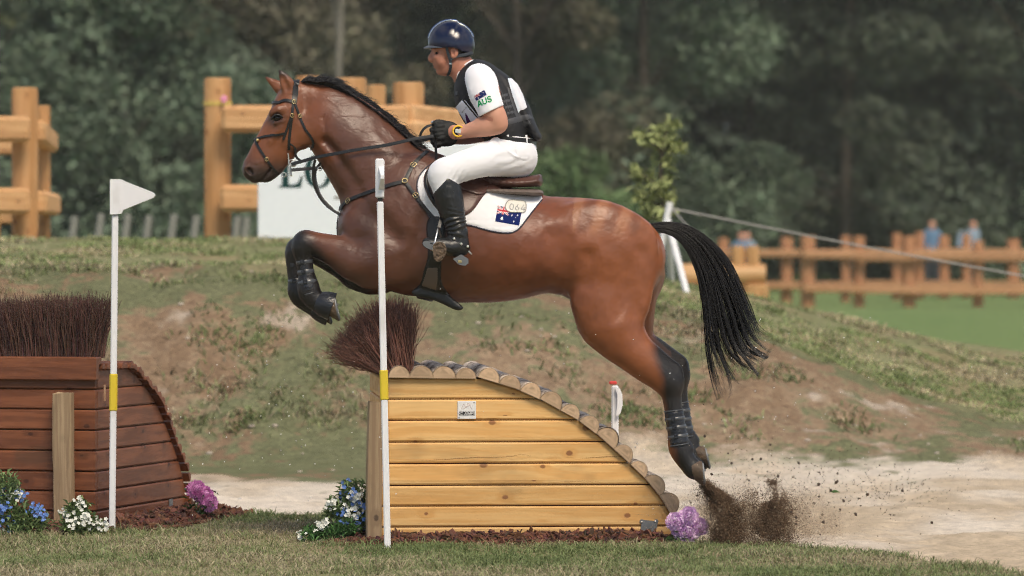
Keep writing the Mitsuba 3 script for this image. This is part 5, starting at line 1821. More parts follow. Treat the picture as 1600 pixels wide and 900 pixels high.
SADDLE = thing('saddle', 'brown leather saddle with hanging stirrups and girth under the rider', 'saddle')
PAD = thing('saddle_cloth', 'white quilted saddle cloth under the saddle with a flag and number plate', 'saddle cloth')
cloth = pxpoly([(700, 246), (684, 251), (668, 262), (656, 277), (653, 293), (659, 315), (671, 337), (686, 354), (705, 357), (726, 352), (755, 358), (785, 364), (798, 364), (809, 359), (821, 345), (834, 328), (847, 312),
                (845, 305), (800, 300), (750, 288), (720, 268)], n=160)
put('cloth', drape(cloth, SK6, .012, 0, .008), 'pad_white', PAD, smooth=50)
edge = curve([(684, 251), (668, 262), (656, 277), (653, 293), (659, 315), (671, 337), (686, 354), (705, 357), (726, 352), (755, 358), (785, 364), (798, 364), (809, 359), (821, 345), (834, 328), (847, 312)], 90)
ex, ez = X(edge[:, 0]), Z(edge[:, 1])
put('piping', tube(np.stack([ex, SK6(ex, ez) + .002, ez], 1), .0032, 6), 'piping_dark', PAD, smooth=True)


def star(cx, cy, r, n=7, inner=.45):
    a = np.arange(2 * n) * np.pi / n + np.pi / 2
    k = np.where(np.arange(2 * n) % 2 == 0, r, r * inner)
    return Polygon(np.stack([cx + k * np.cos(a), cy + k * np.sin(a)], 1))


def flag_polys():
    """The flag in a 2 x 1 unit box: (polygon, material) in painting order."""
    j = sbox(0, .5, 1, 1)
    out = [(sbox(0, 0, 2, 1), 'flag_blue')]
    diag = unary_union([LineString([(0, .5), (1, 1)]).buffer(.062, cap_style=2), LineString([(0, 1), (1, .5)]).buffer(.062, cap_style=2)]).intersection(j)
    cross = unary_union([sbox(.41, .5, .59, 1), sbox(0, .67, 1, .83)])
    out.append((unary_union([diag, cross]), 'flag_white'))
    rd = unary_union([LineString([(0, .5), (1, 1)]).buffer(.02, cap_style=2), LineString([(0, 1), (1, .5)]).buffer(.02, cap_style=2)]).intersection(j).difference(cross.buffer(.0))
    out.append((unary_union([rd, sbox(.45, .5, .55, 1), sbox(0, .70, 1, .80)]), 'flag_red'))
    st = [star(.5, .25, .16), star(1.5, .82, .085), star(1.5, .18, .085), star(1.26, .55, .085), star(1.72, .62, .085), star(1.6, .45, .05, 5)]
    out.append((unary_union(st), 'flag_white'))
    return out




def decal(items, M, skin, off, parent, name, step=.008, lay=.0012, label=None):
    """Prints flat shapes on a draped surface: M maps their box to pixels (affine: origin, x axis, y axis)."""
    o, ax, ay = [np.array(q, float) for q in M]
    names = {'flag_blue': 'blue_field', 'flag_white': 'white_mark', 'flag_red': 'red_mark'}
    for k, (g, mat) in enumerate(items):
        ms = []
        for p in parts_of(g):
            def mp(c):
                c = np.asarray(c)
                q = o + c[:, :1] * ax + c[:, 1:2] * ay
                return np.stack([X(q[:, 0]), Z(q[:, 1])], 1)
            pol = Polygon(mp(p.exterior.coords), [mp(h.coords) for h in p.interiors]).buffer(0)
            for pp in parts_of(pol):
                try:
                    ms.append(drape(pp, skin, step, off + lay * (k + 1), .0012, round_edge=False))
                except Exception:
                    pass
        if ms:
            put(name if k == 0 else name + '_' + names.get(mat, 'print'), cat(*ms), mat, parent, label=label if k == 0 else None)


decal(flag_polys(), ((774, 346), (18.5, 3.2), (4.5, -24)), SK6, .0015, PAD, 'flag')
plate = pxpoly([(791, 318), (796, 313), (808, 313), (820, 315), (822, 322), (820, 331), (810, 332), (795, 331), (790, 326)], n=50)
PK = put('number_plate', drape(plate, SK6, .006, .006, .004), 'plate_cream', PAD, smooth=40, label='cream number plate reading 064')


rim_ = curve([(791, 318), (796, 313), (808, 313), (820, 315), (822, 322), (820, 331), (810, 332), (795, 331), (790, 326)], 60, closed=True)
rx_, rz_ = X(np.r_[rim_[:, 0], rim_[:1, 0]]), Z(np.r_[rim_[:, 1], rim_[:1, 1]])
put('rim', tube(np.stack([rx_, SK6(rx_, rz_) - .008, rz_], 1), .0022, 6), 'ink_grey', PK, smooth=True)


def text_polys(s, bold=False):
    """Lettering as one shapely shape, capitals 1 unit tall, from the origin."""
    m = meshkit.text_mesh(s, 1.0, 0.1, bold)
    top = m.faces[(m.face_normals[:, 2] > .9)]
    return unary_union([Polygon(m.vertices[t][:, :2]).buffer(1e-4) for t in top]).simplify(.004)


decal([(text_polys('064'), 'ink_grey')], ((794.5, 327.5), (10.0, 1.0), (1.0, -9.5)), SK6, .0075, PK, 'digits', .004)

# saddle
flap = pxpoly([(700, 246), (686, 251), (673, 260), (665, 272), (663, 284), (668, 303), (678, 320), (690, 335), (703, 345), (718, 341), (734, 334), (748, 318), (760, 302), (775, 296), (800, 296), (780, 286), (740, 270)], n=120)
put('flap', drape(flap, SK12, .012, .004, .010), 'leather_brown', SADDLE, smooth=50)
kr = curve([(694, 250), (676, 262), (668, 278), (670, 296), (679, 315), (690, 331)], 40)
kx, kz = X(kr[:, 0]), Z(kr[:, 1])
put('knee_roll', tube(np.stack([kx, SK12(kx, kz) - .010, kz], 1), .011 * np.sin(np.linspace(.3, 2.9, 40)) ** .4, 10), 'leather_black', SADDLE, smooth=True)
sk = curve([(735, 288), (752, 300), (752, 316), (738, 328)], 24)
put('skirt', drape(pxpoly([(706, 262), (728, 280), (748, 287), (762, 290), (758, 302), (744, 304), (726, 298), (706, 290)], n=60), SK12, .01, .014, .006), 'leather_brown', SADDLE, smooth=50)
SE = Field((X(690), -.3, Z(320)), (X(856), .3, Z(235)), .006)
SE.chain(hz([(700, 256, 8, .07), (730, 270, 10, .12), (765, 283, 10, .17), (805, 287, 11, .195), (838, 284, 10, .185)]), .01)
SE.chain(hz([(838, 282, 8, .18), (843, 276, 4, .15)]), .012)
SE.cut((0, 0, Z(292.5)), (.03, 0, -1))
put('seat', bodies(SE.mesh()), 'leather_brown', SADDLE, smooth=60)
SP = Field((X(735), -.32, Z(325)), (X(858), .32, Z(280)), .005)
SP.chain(hz([(752, 298, 4, .22), (790, 300, 5.0, .235), (826, 301, 5.5, .22), (845, 302, 4.5, .19)]), .01)
put('panel', bodies(SP.mesh()), 'leather_grey', SADDLE, smooth=60)
gpoly = pxpoly([(673, 340), (692, 340), (692, 400), (690, 425), (691, 440), (699, 455), (712, 469), (724, 481), (719, 484), (698, 477), (672, 467), (648, 461), (644, 456), (655, 446), (663, 425), (670, 395)], n=140)
put('girth', drape(gpoly, SK6, .010, .003, .010, ymax=-.17), 'leather_black', SADDLE, smooth=50, label='black girth with a flared belly guard')
put('girth_elastic', drape(pxpoly([(669.5, 418), (685, 418), (685, 436), (682, 453), (660, 446), (665, 432)], False), SK6, .01, .008, .004, ymax=-.175), 'leather_grey', SADDLE, smooth=50)
under = np.linspace(0, np.pi, 30)
gy, gz_ = -.20 * np.cos(under), Z(463) - .012 * np.sin(under)
gp = onto(H, np.stack([X(664 + 0 * under), gy, gz_], 1), .006)
put('girth_band', ribbon(gp, H.grad(gp), .085, .010), 'leather_black', SADDLE, smooth=50)

# breastplate
BP = thing('breastplate', 'black leather breastplate with rings across the horse chest', 'breastplate')
for nm, px, w in (('wither_strap', [(668, 236), (657, 247), (646, 260), (635, 283)], .020), ('chest_strap', [(634, 284), (617, 288), (600, 293), (580, 300), (560, 307), (545, 314), (537, 320), (533, 328)], .020),
                  ('girth_strap', [(634, 284), (643, 296), (655, 312), (670, 331), (686, 348)], .018)):
    put(nm, strap(H, SK6, px, w, .005, 50), 'leather_black', BP, smooth=50)
cs = np.array([(535, 322, -.06), (532, 327, 0.0), (537, 320, .07), (560, 305, .17)])
put('chest_strap', strap(H, SK6, cs, .020, .005, 30), 'leather_black', BP, smooth=50)
put('fork_strap', strap(H, SK6, [(533, 326, -.01), (532, 345, -.01), (536, 366, -.01), (552, 400, -.01), (590, 440, -.01), (640, 455, -.02)], .022, .005, 40), 'leather_black', BP, smooth=50)


def surf(u, v, sk):
    x, z = X(u), Z(v)
    p = np.array([x, float(sk(np.array([x]), np.array([z]))[0]), z])
    return p, H.grad(p[None])[0]


p, n = surf(634, 283, SK12)
put('ring', ring(p, n, .013, .0028), 'brass', BP, smooth=True)
for (u, v, du, dv) in ((647, 258, -.6, .8), (651, 306, .6, .75), (545, 314, 1, -.6)):
    p, n = surf(u, v, SK12)
    tt = np.array([du, 0, -dv], float)
    tt -= n * (tt @ n)
    put('buckle', buckle(p, n, tt / np.linalg.norm(tt)), 'brass', BP, smooth=True)

# bridle
BR = thing('bridle', 'black leather bridle with crossed noseband and reins on the horse head', 'bridle')
for s in (-1, 1):
    f = lambda rows: [(u, v, s * y) for u, v, y in rows]
    put('headpiece', strap(H, None, f([(463, 124, .012), (464, 128, .04), (465, 138, .08), (463, 150, .09), (461, 161, .09)]), np.linspace(.034, .028, 26), .006, 26), 'leather_black', BR, smooth=50)
    put('browband', strap(H, None, f([(459, 160, .09), (447, 156, .1), (434, 156, .09), (427, 159, .05), (425, 161, .0)]), .016, .006, 26, .002), 'leather_black', BR, smooth=50)
    put('cheekpiece', strap(H, None, f([(460, 160, .09), (458, 175, .09), (456, 195, .09), (453.5, 215, .08), (452.5, 236, .07)]), .014, .005, 34), 'leather_black', BR, smooth=50)
    put('cheekpiece', strap(H, None, f([(456, 183, .09), (449, 205, .09), (444, 219, .08)]), .012, .005, 24, .004), 'leather_black', BR, smooth=50)
    put('throatlatch', strap(H, None, f([(462.5, 163, .09), (466, 176, .08), (476, 197, .07), (487, 215, .06), (494, 226, .04), (492, 230, .01)]), .012, .005, 34), 'leather_black', BR, smooth=50)
    put('noseband', strap(H, None, f([(448, 209, .09), (436, 211, .08), (418, 213, .065), (405, 215, .05), (398, 219, .012)]), .012, .005, 34, .002), 'leather_black', BR, smooth=50)
    put('noseband', strap(H, None, f([(399, 219, .03), (406, 232, .06), (418, 250, .065), (429, 265, .05), (437, 273, .03)]), .012, .005, 34, .002), 'leather_black', BR, smooth=50)
    p = onto(H, [[X(401), s * .06, Z(218)]], .010)
    put('rosette', trimesh.creation.icosphere(2, .009).apply_translation(p[0]), 'brass', BR, smooth=True)
    # bit: cheeks and rings
    q = curve([(451, 240), (452, 250), (453, 262), (455, 275)], 20)
    put('bit_shank', tube(np.stack([X(q[:, 0]), q[:, 0] * 0 + s * .064, Z(q[:, 1])], 1), .0035, 6), 'metal', BR, smooth=True)
    put('bit_ring', ring(np.array([X(457), s * .066, Z(255)]), np.array([0.1, 1, 0]), .017, .003), 'metal', BR, smooth=True)
    put('bit_ring', ring(np.array([X(444), s * .058, Z(273)]), np.array([0.1, 1, 0]), .011, .0025), 'metal', BR, smooth=True)
for (u, v, du, dv) in ((458, 181, -.1, 1), (470, 182, .5, .9), (418, 249, .5, .9), (461, 160, 0, 1)):
    p, n = surf(u, v, SK6)
    tt = np.array([du, 0, -dv], float)
    tt -= n * (tt @ n)
    put('buckle', buckle(p, n, tt / np.linalg.norm(tt), .008, .0018), 'brass', BR, smooth=True)
# padded flash and chin straps
put('chin_strap', tube(curve([(X(452), -.07, Z(224)), (X(462), -.06, Z(232)), (X(463), -.05, Z(244)), (X(470), -.045, Z(251))], 20), np.linspace(.008, .006, 20), 7), 'leather_black', BR, smooth=True)


def free_strap(rows, width, thick=.004, n=50):
    q = curve([(X(r[0]), r[2], Z(r[1])) for r in rows], n)
    nn = np.repeat(np.array([[0.12, -1, .15]]), n, 0)
    return ribbon(q, nn, width, thick)


put('rein', free_strap([(456, 257, -.072), (475, 252, -.085), (493, 247, -.11), (520, 242, -.155), (562, 234.5, -.185), (610, 227, -.20), (650, 218, -.20), (684, 213, -.17)], .017), 'leather_black', BR, smooth=50)
put('rein', free_strap([(456, 266, -.070), (490, 263, -.05), (525, 258.5, .03), (560, 252, .13), (610, 235, .20), (655, 220, .16), (686, 212, .06)], .017), 'leather_black', BR, smooth=50)
put('martingale_strap', free_strap([(494, 250, -.10), (491, 262, -.09), (491, 283, -.075), (497, 302, -.06), (508, 318, -.05), (520, 328, -.05), (533, 336, -.05)], .014), 'leather_black', BR, smooth=50)
put('martingale_strap', free_strap([(512, 246, -.06), (499, 258, -.03), (493, 268, -.02), (495, 290, -.02), (503, 309, -.03), (520, 327, -.045)], .014), 'leather_black', BR, smooth=50)
put('martingale_ring', ring(np.array([X(501), -.10, Z(264)]), np.array([0.2, 1, 0]), .010, .0025), 'metal', BR, smooth=True)
# the loose end of the rein over the hand
put('rein_end', free_strap([(688, 208, -.15), (680, 198, -.16), (668, 199, -.17), (659, 209, -.17), (657, 219, -.16)], .013), 'leather_black', BR, smooth=50)
# ------------------------------------------------------------------ the rider
prin('skin', lambda p, n, uv: mikit.mix((.50, .245, .165), (.60, .31, .215), mikit.fbm(p.x * 25, p.y * 25, p.z * 25, 3)), 0.48, lambda p, n, uv: mikit.fbm(p.x * 180, p.y * 180, p.z * 180, 2), 0.0012, specular=0.4)
prin('skin_face', lambda p, n, uv: mikit.mix((.42, .175, .115), (.52, .23, .155), mikit.fbm(p.x * 30, p.y * 30, p.z * 30, 3)), 0.48, lambda p, n, uv: mikit.fbm(p.x * 180, p.y * 180, p.z * 180, 2), 0.001, specular=0.4)
prin('hair_brown', (.018, .012, .009), 0.5)
prin('lip', (.33, .12, .09), 0.45)
prin('shirt_white', (.82, .82, .86), 0.8, lambda p, n, uv: mikit.fbm(p.x * 28, p.y * 28, p.z * 28, 2), 0.006)
prin('breeches_white', lambda p, n, uv: mikit.mix((.73, .74, .77), (.81, .82, .86), mikit.fbm(p.x * 8, p.y * 8, p.z * 8, 3)), 0.75,
     lambda p, n, uv: mikit.fbm(p.x * 26 + 30 * p.z, p.y * 14, p.z * 40 - 10 * p.x, 2), 0.003, sheen=0.2)
prin('vest_black', (.016, .017, .020), 0.62, lambda p, n, uv: mikit.fbm(p.x * 130, p.y * 130, p.z * 130, 2), 0.002, specular=0.4)
prin('vest_grey', (.060, .064, .074), 0.6)
prin('glove_black', (.012, .013, .013), 0.7, lambda p, n, uv: mikit.fbm(p.x * 120, p.y * 120, p.z * 120, 2), 0.002)
prin('boot_black', (.012, .013, .014), 0.36, lambda p, n, uv: mikit.fbm(p.x * 45, p.y * 45, p.z * 45, 3), 0.003, specular=0.5)
prin('sole_grey', (.12, .13, .14), 0.55)
scene['helmet_blue'] = {'type': 'twosided', 'b': {'type': 'roughplastic', 'alpha': .07, 'diffuse_reflectance': {'type': 'rgb', 'value': [.005, .008, .034]}, 'int_ior': 1.6}}
prin('helmet_stripe', (.03, .09, .38), 0.12, specular=0.7, clearcoat=1.0)
prin('helmet_rim', (.05, .06, .08), 0.35)
prin('strap_dark', (.03, .038, .05), 0.6)
prin('watch_yellow', (.85, .50, .03), 0.3)
prin('watch_face', (.55, .58, .55), 0.2)
prin('bib_white', (.74, .74, .80), 0.5)
prin('bib_pale', (.62, .68, .76), 0.5)
diffuse('bib_purple', (.08, .02, .09))
diffuse('aus_green', (.0, .30, .09))
prin('belt_black', (.012, .012, .012), 0.35)

RIDER = thing('person', 'rider in white shirt, black body protector, white breeches and blue helmet crouched over the horse', 'person')
R = Field((X(655), -.50, Z(425)), (X(860), .50, Z(28)), .0052)
# head
R.chain(hz([(707, 70, 27, .074), (712, 66, 26, .074)]), .01)
R.chain(hz([(693, 76, 14, .056), (690, 88, 12.5, .052), (692, 102, 11.5, .045)]), .02)
R.chain(hz([(716, 93, 8, .058), (706, 104, 8, .05), (695, 112, 5.5, .026), (691.5, 112, 4.5, .018)]), .018)
R.chain(hz([(679, 80, 2.6, .012), (675, 87, 2.6, .011), (672.7, 91.5, 2.6, .013), (677, 95, 2.5, .016)]), .010)
R.chain(hz([(680, 78, 4, .04), (678.5, 76, 4, .036)]), .012)
R.chain(hz([(678.5, 100, 2.2, .020)]), .008)
R.chain(hz([(680, 104.5, 2.4, .018)]), .008)
R.chain(hz([(686, 112, 4.6, .02)]), .014)
for s in (-1, 1):
    f = mirror if s > 0 else (lambda a: a)
    R.chain(f(hz([(684, 90, 6, .02, -.036), (690, 97, 6, .02, -.036)])), .02)
    R.chain(f(hz([(682.5, 83, 3.2, .014, -.044)])), .008, 'sub')
    R.chain(f(hz([(682.5, 83.2, 2.3, .011, -.034)])), .003)
    R.chain(f(hz([(681, 79, 2, .014, -.036), (687, 78, 2, .012, -.044)])), .008)
    R.chain(f(hz([(676, 94, 2.2, .007, -.014)])), .005)
    R.chain(f(hz([(708.5, 79, 4.5, .008, -.079), (711, 84, 4, .007, -.078), (708, 90, 2.6, .006, -.076)])), .005)
    R.chain(f(hz([(708.5, 80, 2.6, .006, -.088), (709, 86, 1.8, .006, -.086)])), .004, 'sub')
R.chain(hz([(681, 102.3, .9, .02)]), .003, 'sub')
# neck, trunk
R.chain(hz([(716, 96, 19, .058), (725, 112, 19.5, .060), (736, 128, 22, .075)]), .02)
R.chain(hz([(745, 130, 26, .13), (762, 156, 33, .155), (779, 188, 28, .14), (797, 222, 28, .14), (804, 244, 30, .15)]), .03, own=.03)
for s in (-1, 1):
    f = mirror if s > 0 else (lambda a: a)
    R.chain(f(hz([(748, 121, 17, .05, -.12), (757, 134, 20, .056, -.195)])), .03)
    R.chain(f(hz([(812, 252, 22, .08, -.08)])), .03)
    R.chain(f(hz([(806, 250, 24, .080, -.10), (772, 249, 20, .070, -.19), (735, 258, 16.5, .058, -.30), (703, 269, 15, .050, -.355), (692, 273, 14, .048, -.365)])), .03, own=.02)
    R.chain(f(hz([(694, 283, 15, .050, -.366), (702, 312, 15, .054, -.37), (709, 338, 14, .045, -.375), (716, 363, 10.5, .036, -.38), (719, 378, 10, .034, -.382)])), .02)
    R.chain(f(hz([(722, 390, 9, .03, -.385), (700, 387, 9.5, .036, -.40), (672, 381, 7, .034, -.42)])), .01)
# arms; the near one first
arm = [(757, 133, 20, .056, -.195), (763, 152, 18.5, .054, -.232), (771, 176, 15.5, .048, -.255), (777, 190, 14.5, .044, -.26), (779, 196, 12.5, .040, -.258), (764, 199, 14, .044, -.245), (744, 203, 11.5, .038, -.22), (724, 207.5, 8.8, .031, -.195), (715, 208, 8.8, .030, -.185), (706, 207, 9.5, .026, -.175)]
R.chain(hz(arm), .012)
R.chain(hz([(786, 197, 4.5, .016, -.258)]), .015)
R.chain(hz([(749, 192, 6, .03, -.235), (765, 190, 6, .03, -.25)]), .015)
far = [(a, b, r, w, -y) for a, b, r, w, y in [(757, 133, 20, .056, -.195), (760, 155, 18, .054, -.23), (764, 180, 15.5, .048, -.25), (764, 201, 13, .042, -.24), (745, 209, 12, .038, -.20), (720, 215, 9.2, .032, -.12), (708, 215, 8.6, .030, -.09), (700, 214, 9.5, .026, -.075)]]
R.chain(hz(far), .012)


def hand(F, k, cu, cv, y, gr=0.0, thick=1.0):
    """A fist closed on the reins: palm, four curled fingers, thumb on top."""
    F.chain(np.array(hz([(cu + 12, cv + 1, 9.4, .020, y), (cu + 2, cv - 1, 12, .019, y), (cu - 3, cv - 1, 11, .018, y)])) + [0, 0, 0, gr, gr], .008)
    for i, (dv, r, ln) in enumerate([(-8, 3.1, 1.0), (-2, 3.3, 1.1), (4.2, 3.1, 1.0), (9.5, 2.6, .8)]):
        # from the knuckle forwards, then round the rein and back into the palm
        rows = [(cu - 4, cv + dv, r, y - .016), (cu - 12 * ln, cv + dv + 1, r, y - .020), (cu - 16 * ln, cv + dv + 2.2, r * .95, y - .002), (cu - 14 * ln, cv + dv + 3, r * .9, y + .018), (cu - 7 * ln, cv + dv + 3, r * .85, y + .022)]
        F.chain(np.array([(X(a), yy, Z(b), q / 300 + gr, q / 300 + gr) for a, b, q, yy in rows]), .003, own=.004)
    rows = [(cu + 3, cv - 8, 4.2, y + .010), (cu - 6, cv - 12.5, 3.8, y + .008), (cu - 13, cv - 13.5, 3.4, y - .002), (cu - 18, cv - 12, 2.8, y - .008)]
    F.chain(np.array([(X(a), yy, Z(b), q / 300 + gr, q / 300 + gr) for a, b, q, yy in rows]), .004, own=.004)


hand(R, 1, 698, 206, -.165)
hand(R, 1, 692, 215, .06)
rider_body = bodies(R.mesh(), 300)
put('body', rider_body, 'skin_face', RIDER, smooth=True)
SR = Skin(R, 0.002)
# gloves
GL = Field((X(660), -.25, Z(240)), (X(722), .15, Z(180)), .0032)
hand(GL, 1, 698, 206, -.165, .0032)
GL.chain(hz([(700, 207, 10.5, .028, -.168), (711, 208, 10, .032, -.18)]), .008)
put('glove', bodies(GL.mesh(), 100), 'glove_black', RIDER, smooth=True)
GL = Field((X(655), -.1, Z(250)), (X(722), .2, Z(185)), .0036)
hand(GL, 1, 692, 215, .06, .0032)
GL.chain(hz([(694, 214, 10.5, .028, .066), (704, 215, 10, .032, .08)]), .008)
put('glove', bodies(GL.mesh(), 100), 'glove_black', RIDER, smooth=True)
# bare forearms lie under the gloves; a paler skin than the sunburnt face
A = Field((X(700), -.33, Z(222)), (X(800), -.12, Z(150)), .0042)
A.chain(hz([(a, b, r + .35, w + .0012, y) for a, b, r, w, y in arm[2:]]), .012)
A.chain(hz([(786, 197, 4.8, .017, -.258)]), .015)
A.chain(hz([(749, 192, 6.3, .031, -.235), (765, 190, 6.3, .031, -.25)]), .015)
A.chain(hz([(754, 185, 2.2, .03, -.30), (768, 189, 1.2, .03, -.31)]), .012, 'sub')
A.cut((X(707), 0, 0), (-1, 0, 0))
put('forearm', bodies(A.mesh(), 50), 'skin', RIDER, smooth=True, label='bare tanned forearm of the near arm')
# watch
wc, wr = np.array([X(716.8), -.222, Z(206.5)]), 9.3 / 300
WT = put('watch', ring(wc, np.array([0, -1.0, 0]), wr - .004, .0052), 'watch_yellow', RIDER, smooth=True, label='yellow wrist watch')
dk = trimesh.creation.cylinder(wr - .004, .010, sections=32)
dk.apply_transform(trimesh.transformations.rotation_matrix(math.pi / 2, [1, 0, 0]))
put('case', dk.apply_translation(wc + [0, .003, 0]), 'belt_black', WT, smooth=40)
put('screen', bevel_box(.032, .006, .021, .003).apply_transform(trimesh.transformations.rotation_matrix(.15, [0, 1, 0])).apply_translation(wc - [0, .006, 0]), 'watch_face', WT)
th = np.linspace(0, 2 * np.pi, 30)
bp = np.stack([X(716.5) + .004 * np.sin(th), -.186 + .036 * np.cos(th), Z(208) + .033 * np.sin(th)], 1)
bn = np.stack([th * 0, np.cos(th), np.sin(th)], 1)
put('band', ribbon(bp, bn, .022, .004), 'belt_black', WT, smooth=40)

# shirt: sleeves, collar
SHF = Field((X(700), -.34, Z(240)), (X(815), .34, Z(90)), .0052)
for s in (-1, 1):
    f = mirror if s > 0 else (lambda a: a)
    SHF.chain(f(hz([(746, 120, 18, .058, -.12), (753, 131, 22, .066, -.19), (757, 148, 21.5, .065, -.226), (764, 165, 18.5, .060, -.248), (769, 178, 17.5, .056, -.256), (772, 188, 17.5, .055, -.258)])), .02, own=.02)
    n = np.array([.03, 0, -1.0])
SHF.chain(hz([(738, 118, 21, .075), (750, 136, 28, .14), (768, 165, 33, .155)]), .02)
d = np.array([16.5, 0.0, -(-6.5)])
SHF.cut((X(769), 0, Z(175)), np.array([15., 0, -32.0]), .004)
put('shirt', bodies(SHF.mesh(), 100), 'shirt_white', RIDER, smooth=True)
sn = np.array([0.0, 0, 0])
col = curve([(715.5, 127, -.045), (717, 119, -.058), (723, 109, -.062), (731, 101, -.056), (738, 97, -.03), (740, 96, 0)], 30)
cp = np.stack([X(col[:, 0]), col[:, 2], Z(col[:, 1])], 1)
cp2 = np.vstack([cp, (cp * [1, -1, 1])[::-1]])
cn = cp2 - np.array([X(727), 0, Z(112)])
cn[:, 2] *= .3
cn /= np.linalg.norm(cn, axis=1, keepdims=True)
put('collar', ribbon(cp2, cn, .020, .005), 'shirt_white', RIDER, smooth=50)

# body protector
V = Field((X(700), -.32, Z(235)), (X(855), .32, Z(85)), .0052)
V.chain(hz([(743, 122, 27, .125), (752, 138, 36, .165), (766, 163, 42, .185), (781, 190, 39, .185), (789, 214, 36, .18)]), .02, own=.03)
V.chain(hz([(722, 140, 12, .10), (728, 163, 14, .12), (744, 190, 15, .13), (765, 214, 12, .13)]), .02)
V.chain(hz([(779, 118, 7, .10), (800, 142, 11, .13), (815, 170, 12, .14), (826, 192, 9, .14), (838, 212, 6, .13), (841, 217, 4, .12)]), .02)
for s in (-1, 1):
    f = mirror if s > 0 else (lambda a: a)
    V.chain(f(hz([(738, 108, 7.5, .03, -.085), (748, 108, 9, .032, -.115), (764, 112, 9, .03, -.13)])), .02)
    V.chain(f(hz([(751, 131, 22, .09, -.24), (759, 150, 22.5, .09, -.25), (763, 166, 15, .085, -.26)])), .012, 'sub')
V.chain(hz([(727, 107, 17, .066), (719, 92, 20, .075)]), .008, 'sub')
V.cut((X(790), 0, Z(218)), (-.06, 0, -1))
vest = put('body_protector', bodies(V.mesh(), 100), 'vest_black', RIDER, smooth=True, label='black body protector vest')
SV = Skin(V, 0.001)
SV3 = Skin(V, 0.004)
# panels, straps, bib
for pts in ([(790, 128), (798, 140), (809, 168), (816, 187), (806, 189), (797, 160)], [(817, 190), (831, 187), (834, 195), (819, 200)]):
    put('panel', drape(pxpoly(pts, False), SV, .01, 0, .005), 'vest_grey', vest, smooth=50)
put('waist_strap', drape(pxpoly([(792, 188), (812, 182), (831, 178), (832, 186), (814, 191), (793, 197)], False), SV, .01, 0.003, .005), 'vest_grey', vest, smooth=50)
for k, (u0, v0) in enumerate(((783, 152), (786, 161), (789, 170), (792, 179))):
    put('lace', drape(pxpoly([(u0, v0 - 2), (u0 + 10, v0 - 5), (u0 + 11, v0 - 1), (u0 + 1, v0 + 2)], False), SV, .006, 0.002, .004), 'vest_grey', vest, smooth=50)
seam = curve([(781, 140), (790, 160), (798, 180)], 20)
sx, sz = X(seam[:, 0]), Z(seam[:, 1])
put('seam', tube(np.stack([sx, SV(sx, sz), sz], 1), .003, 6), 'vest_grey', vest, smooth=True)
put('shoulder_buckle', bevel_box(.018, .012, .022, .003).apply_translation([X(714), float(SV(np.array([X(714)]), np.array([Z(147)]))[0]), Z(147)]), 'strap_dark', vest)
BIB = put('number_bib', drape(pxpoly([(712, 168), (723, 157), (749, 189), (745, 195), (729, 194)], False), SV3, .008, 0.002, .004), 'bib_white', RIDER, smooth=50, label='white number bib on the chest')
put('bib_edge', drape(pxpoly([(722.5, 158), (725, 156), (752, 187), (749, 190)], False), SV3, .008, 0.004, .005), 'belt_black', BIB, smooth=50)
put('bib_stripe', drape(pxpoly([(725.6, 158), (726.6, 157.2), (750, 186), (749.2, 187)], False), SV3, .006, 0.006, .003), 'bib_white', BIB, smooth=50)
put('bib_figure', drape(pxpoly([(727, 178), (729, 179), (737, 194), (729.5, 193.5)], False), SV3, .006, 0.0035, .002, round_edge=False), 'bib_purple', BIB)
put('bib_line', drape(pxpoly([(721.5, 177), (729, 168), (729.6, 168.6), (722.3, 177.5)], False), SV3, .006, 0.0035, .002, round_edge=False), 'ink_grey', BIB)
back = pxpoly([(794, 124), (799, 122.5), (809, 132), (817, 148), (823.5, 169), (817, 173), (810.5, 174), (805, 155)], False)
BB = put('back_number', drape(back, SV3, .008, 0.002, .004, ymax=.02), 'bib_white', RIDER, smooth=50, label='white number sheet on the back')
put('sheet_edge', drape(pxpoly([(793, 123), (796, 123), (806, 148), (813, 174), (810, 178), (801, 152)], False), SV3, .008, 0.005, .004, ymax=.02), 'bib_pale', BB, smooth=50)
# sleeve print
SS = Skin(SHF, 0.001)
decal(flag_polys(), ((744.8, 160), (8.0, -4.6), (-3.6, -7.4)), SS, .001, RIDER, 'sleeve_flag', .006)
decal([(text_polys('AUS', True), 'aus_green')], ((747.3, 170), (7.9, -3.4), (-2.6, -8.6)), SS, .0012, RIDER, 'sleeve_letters', .006)

# breeches
BF = Field((X(660), -.48, Z(305)), (X(850), .48, Z(205)), .0055)
BF.chain(hz([(793, 212, 34.5, .172), (797, 222, 36, .175), (803, 244, 35.5, .18)]), .02)
for s in (-1, 1):
    f = mirror if s > 0 else (lambda a: a)
    BF.chain(f(hz([(811, 249, 28, .10, -.085)])), .03)
    BF.chain(f(hz([(806, 245, 31.5, .106, -.11), (772, 248, 26.5, .090, -.19), (735, 258, 22, .076, -.30), (703, 269, 20.5, .067, -.355), (692, 273, 20, .064, -.365)])), .02, own=.02)
    BF.chain(f(hz([(692, 278, 21, .064, -.366), (697, 295, 18, .06, -.37), (699, 303, 17, .057, -.37)])), .02)
    # the fold at the groin
    for rows in ([(768, 222, 2.4, .012, -.235), (776, 219, 3, .012, -.225), (783, 226, 3, .012, -.23), (794, 238, 2.4, .012, -.245), (810, 247, 1.5, .01, -.225)],
                 [(764, 226, 2, .010, -.25), (773, 224, 2.4, .010, -.245), (780, 233, 2, .010, -.25), (792, 248, 1.5, .008, -.245)]):
        BF.chain(f(hz(rows)), .006, own=.004)
BF.cut((X(795), 0, Z(213)), (.10, 0, 1.0))
bm = bodies(BF.mesh(), 100)
bv = np.array(bm.vertices)
bn_ = trimesh.Trimesh(bv, bm.faces, process=False).vertex_normals
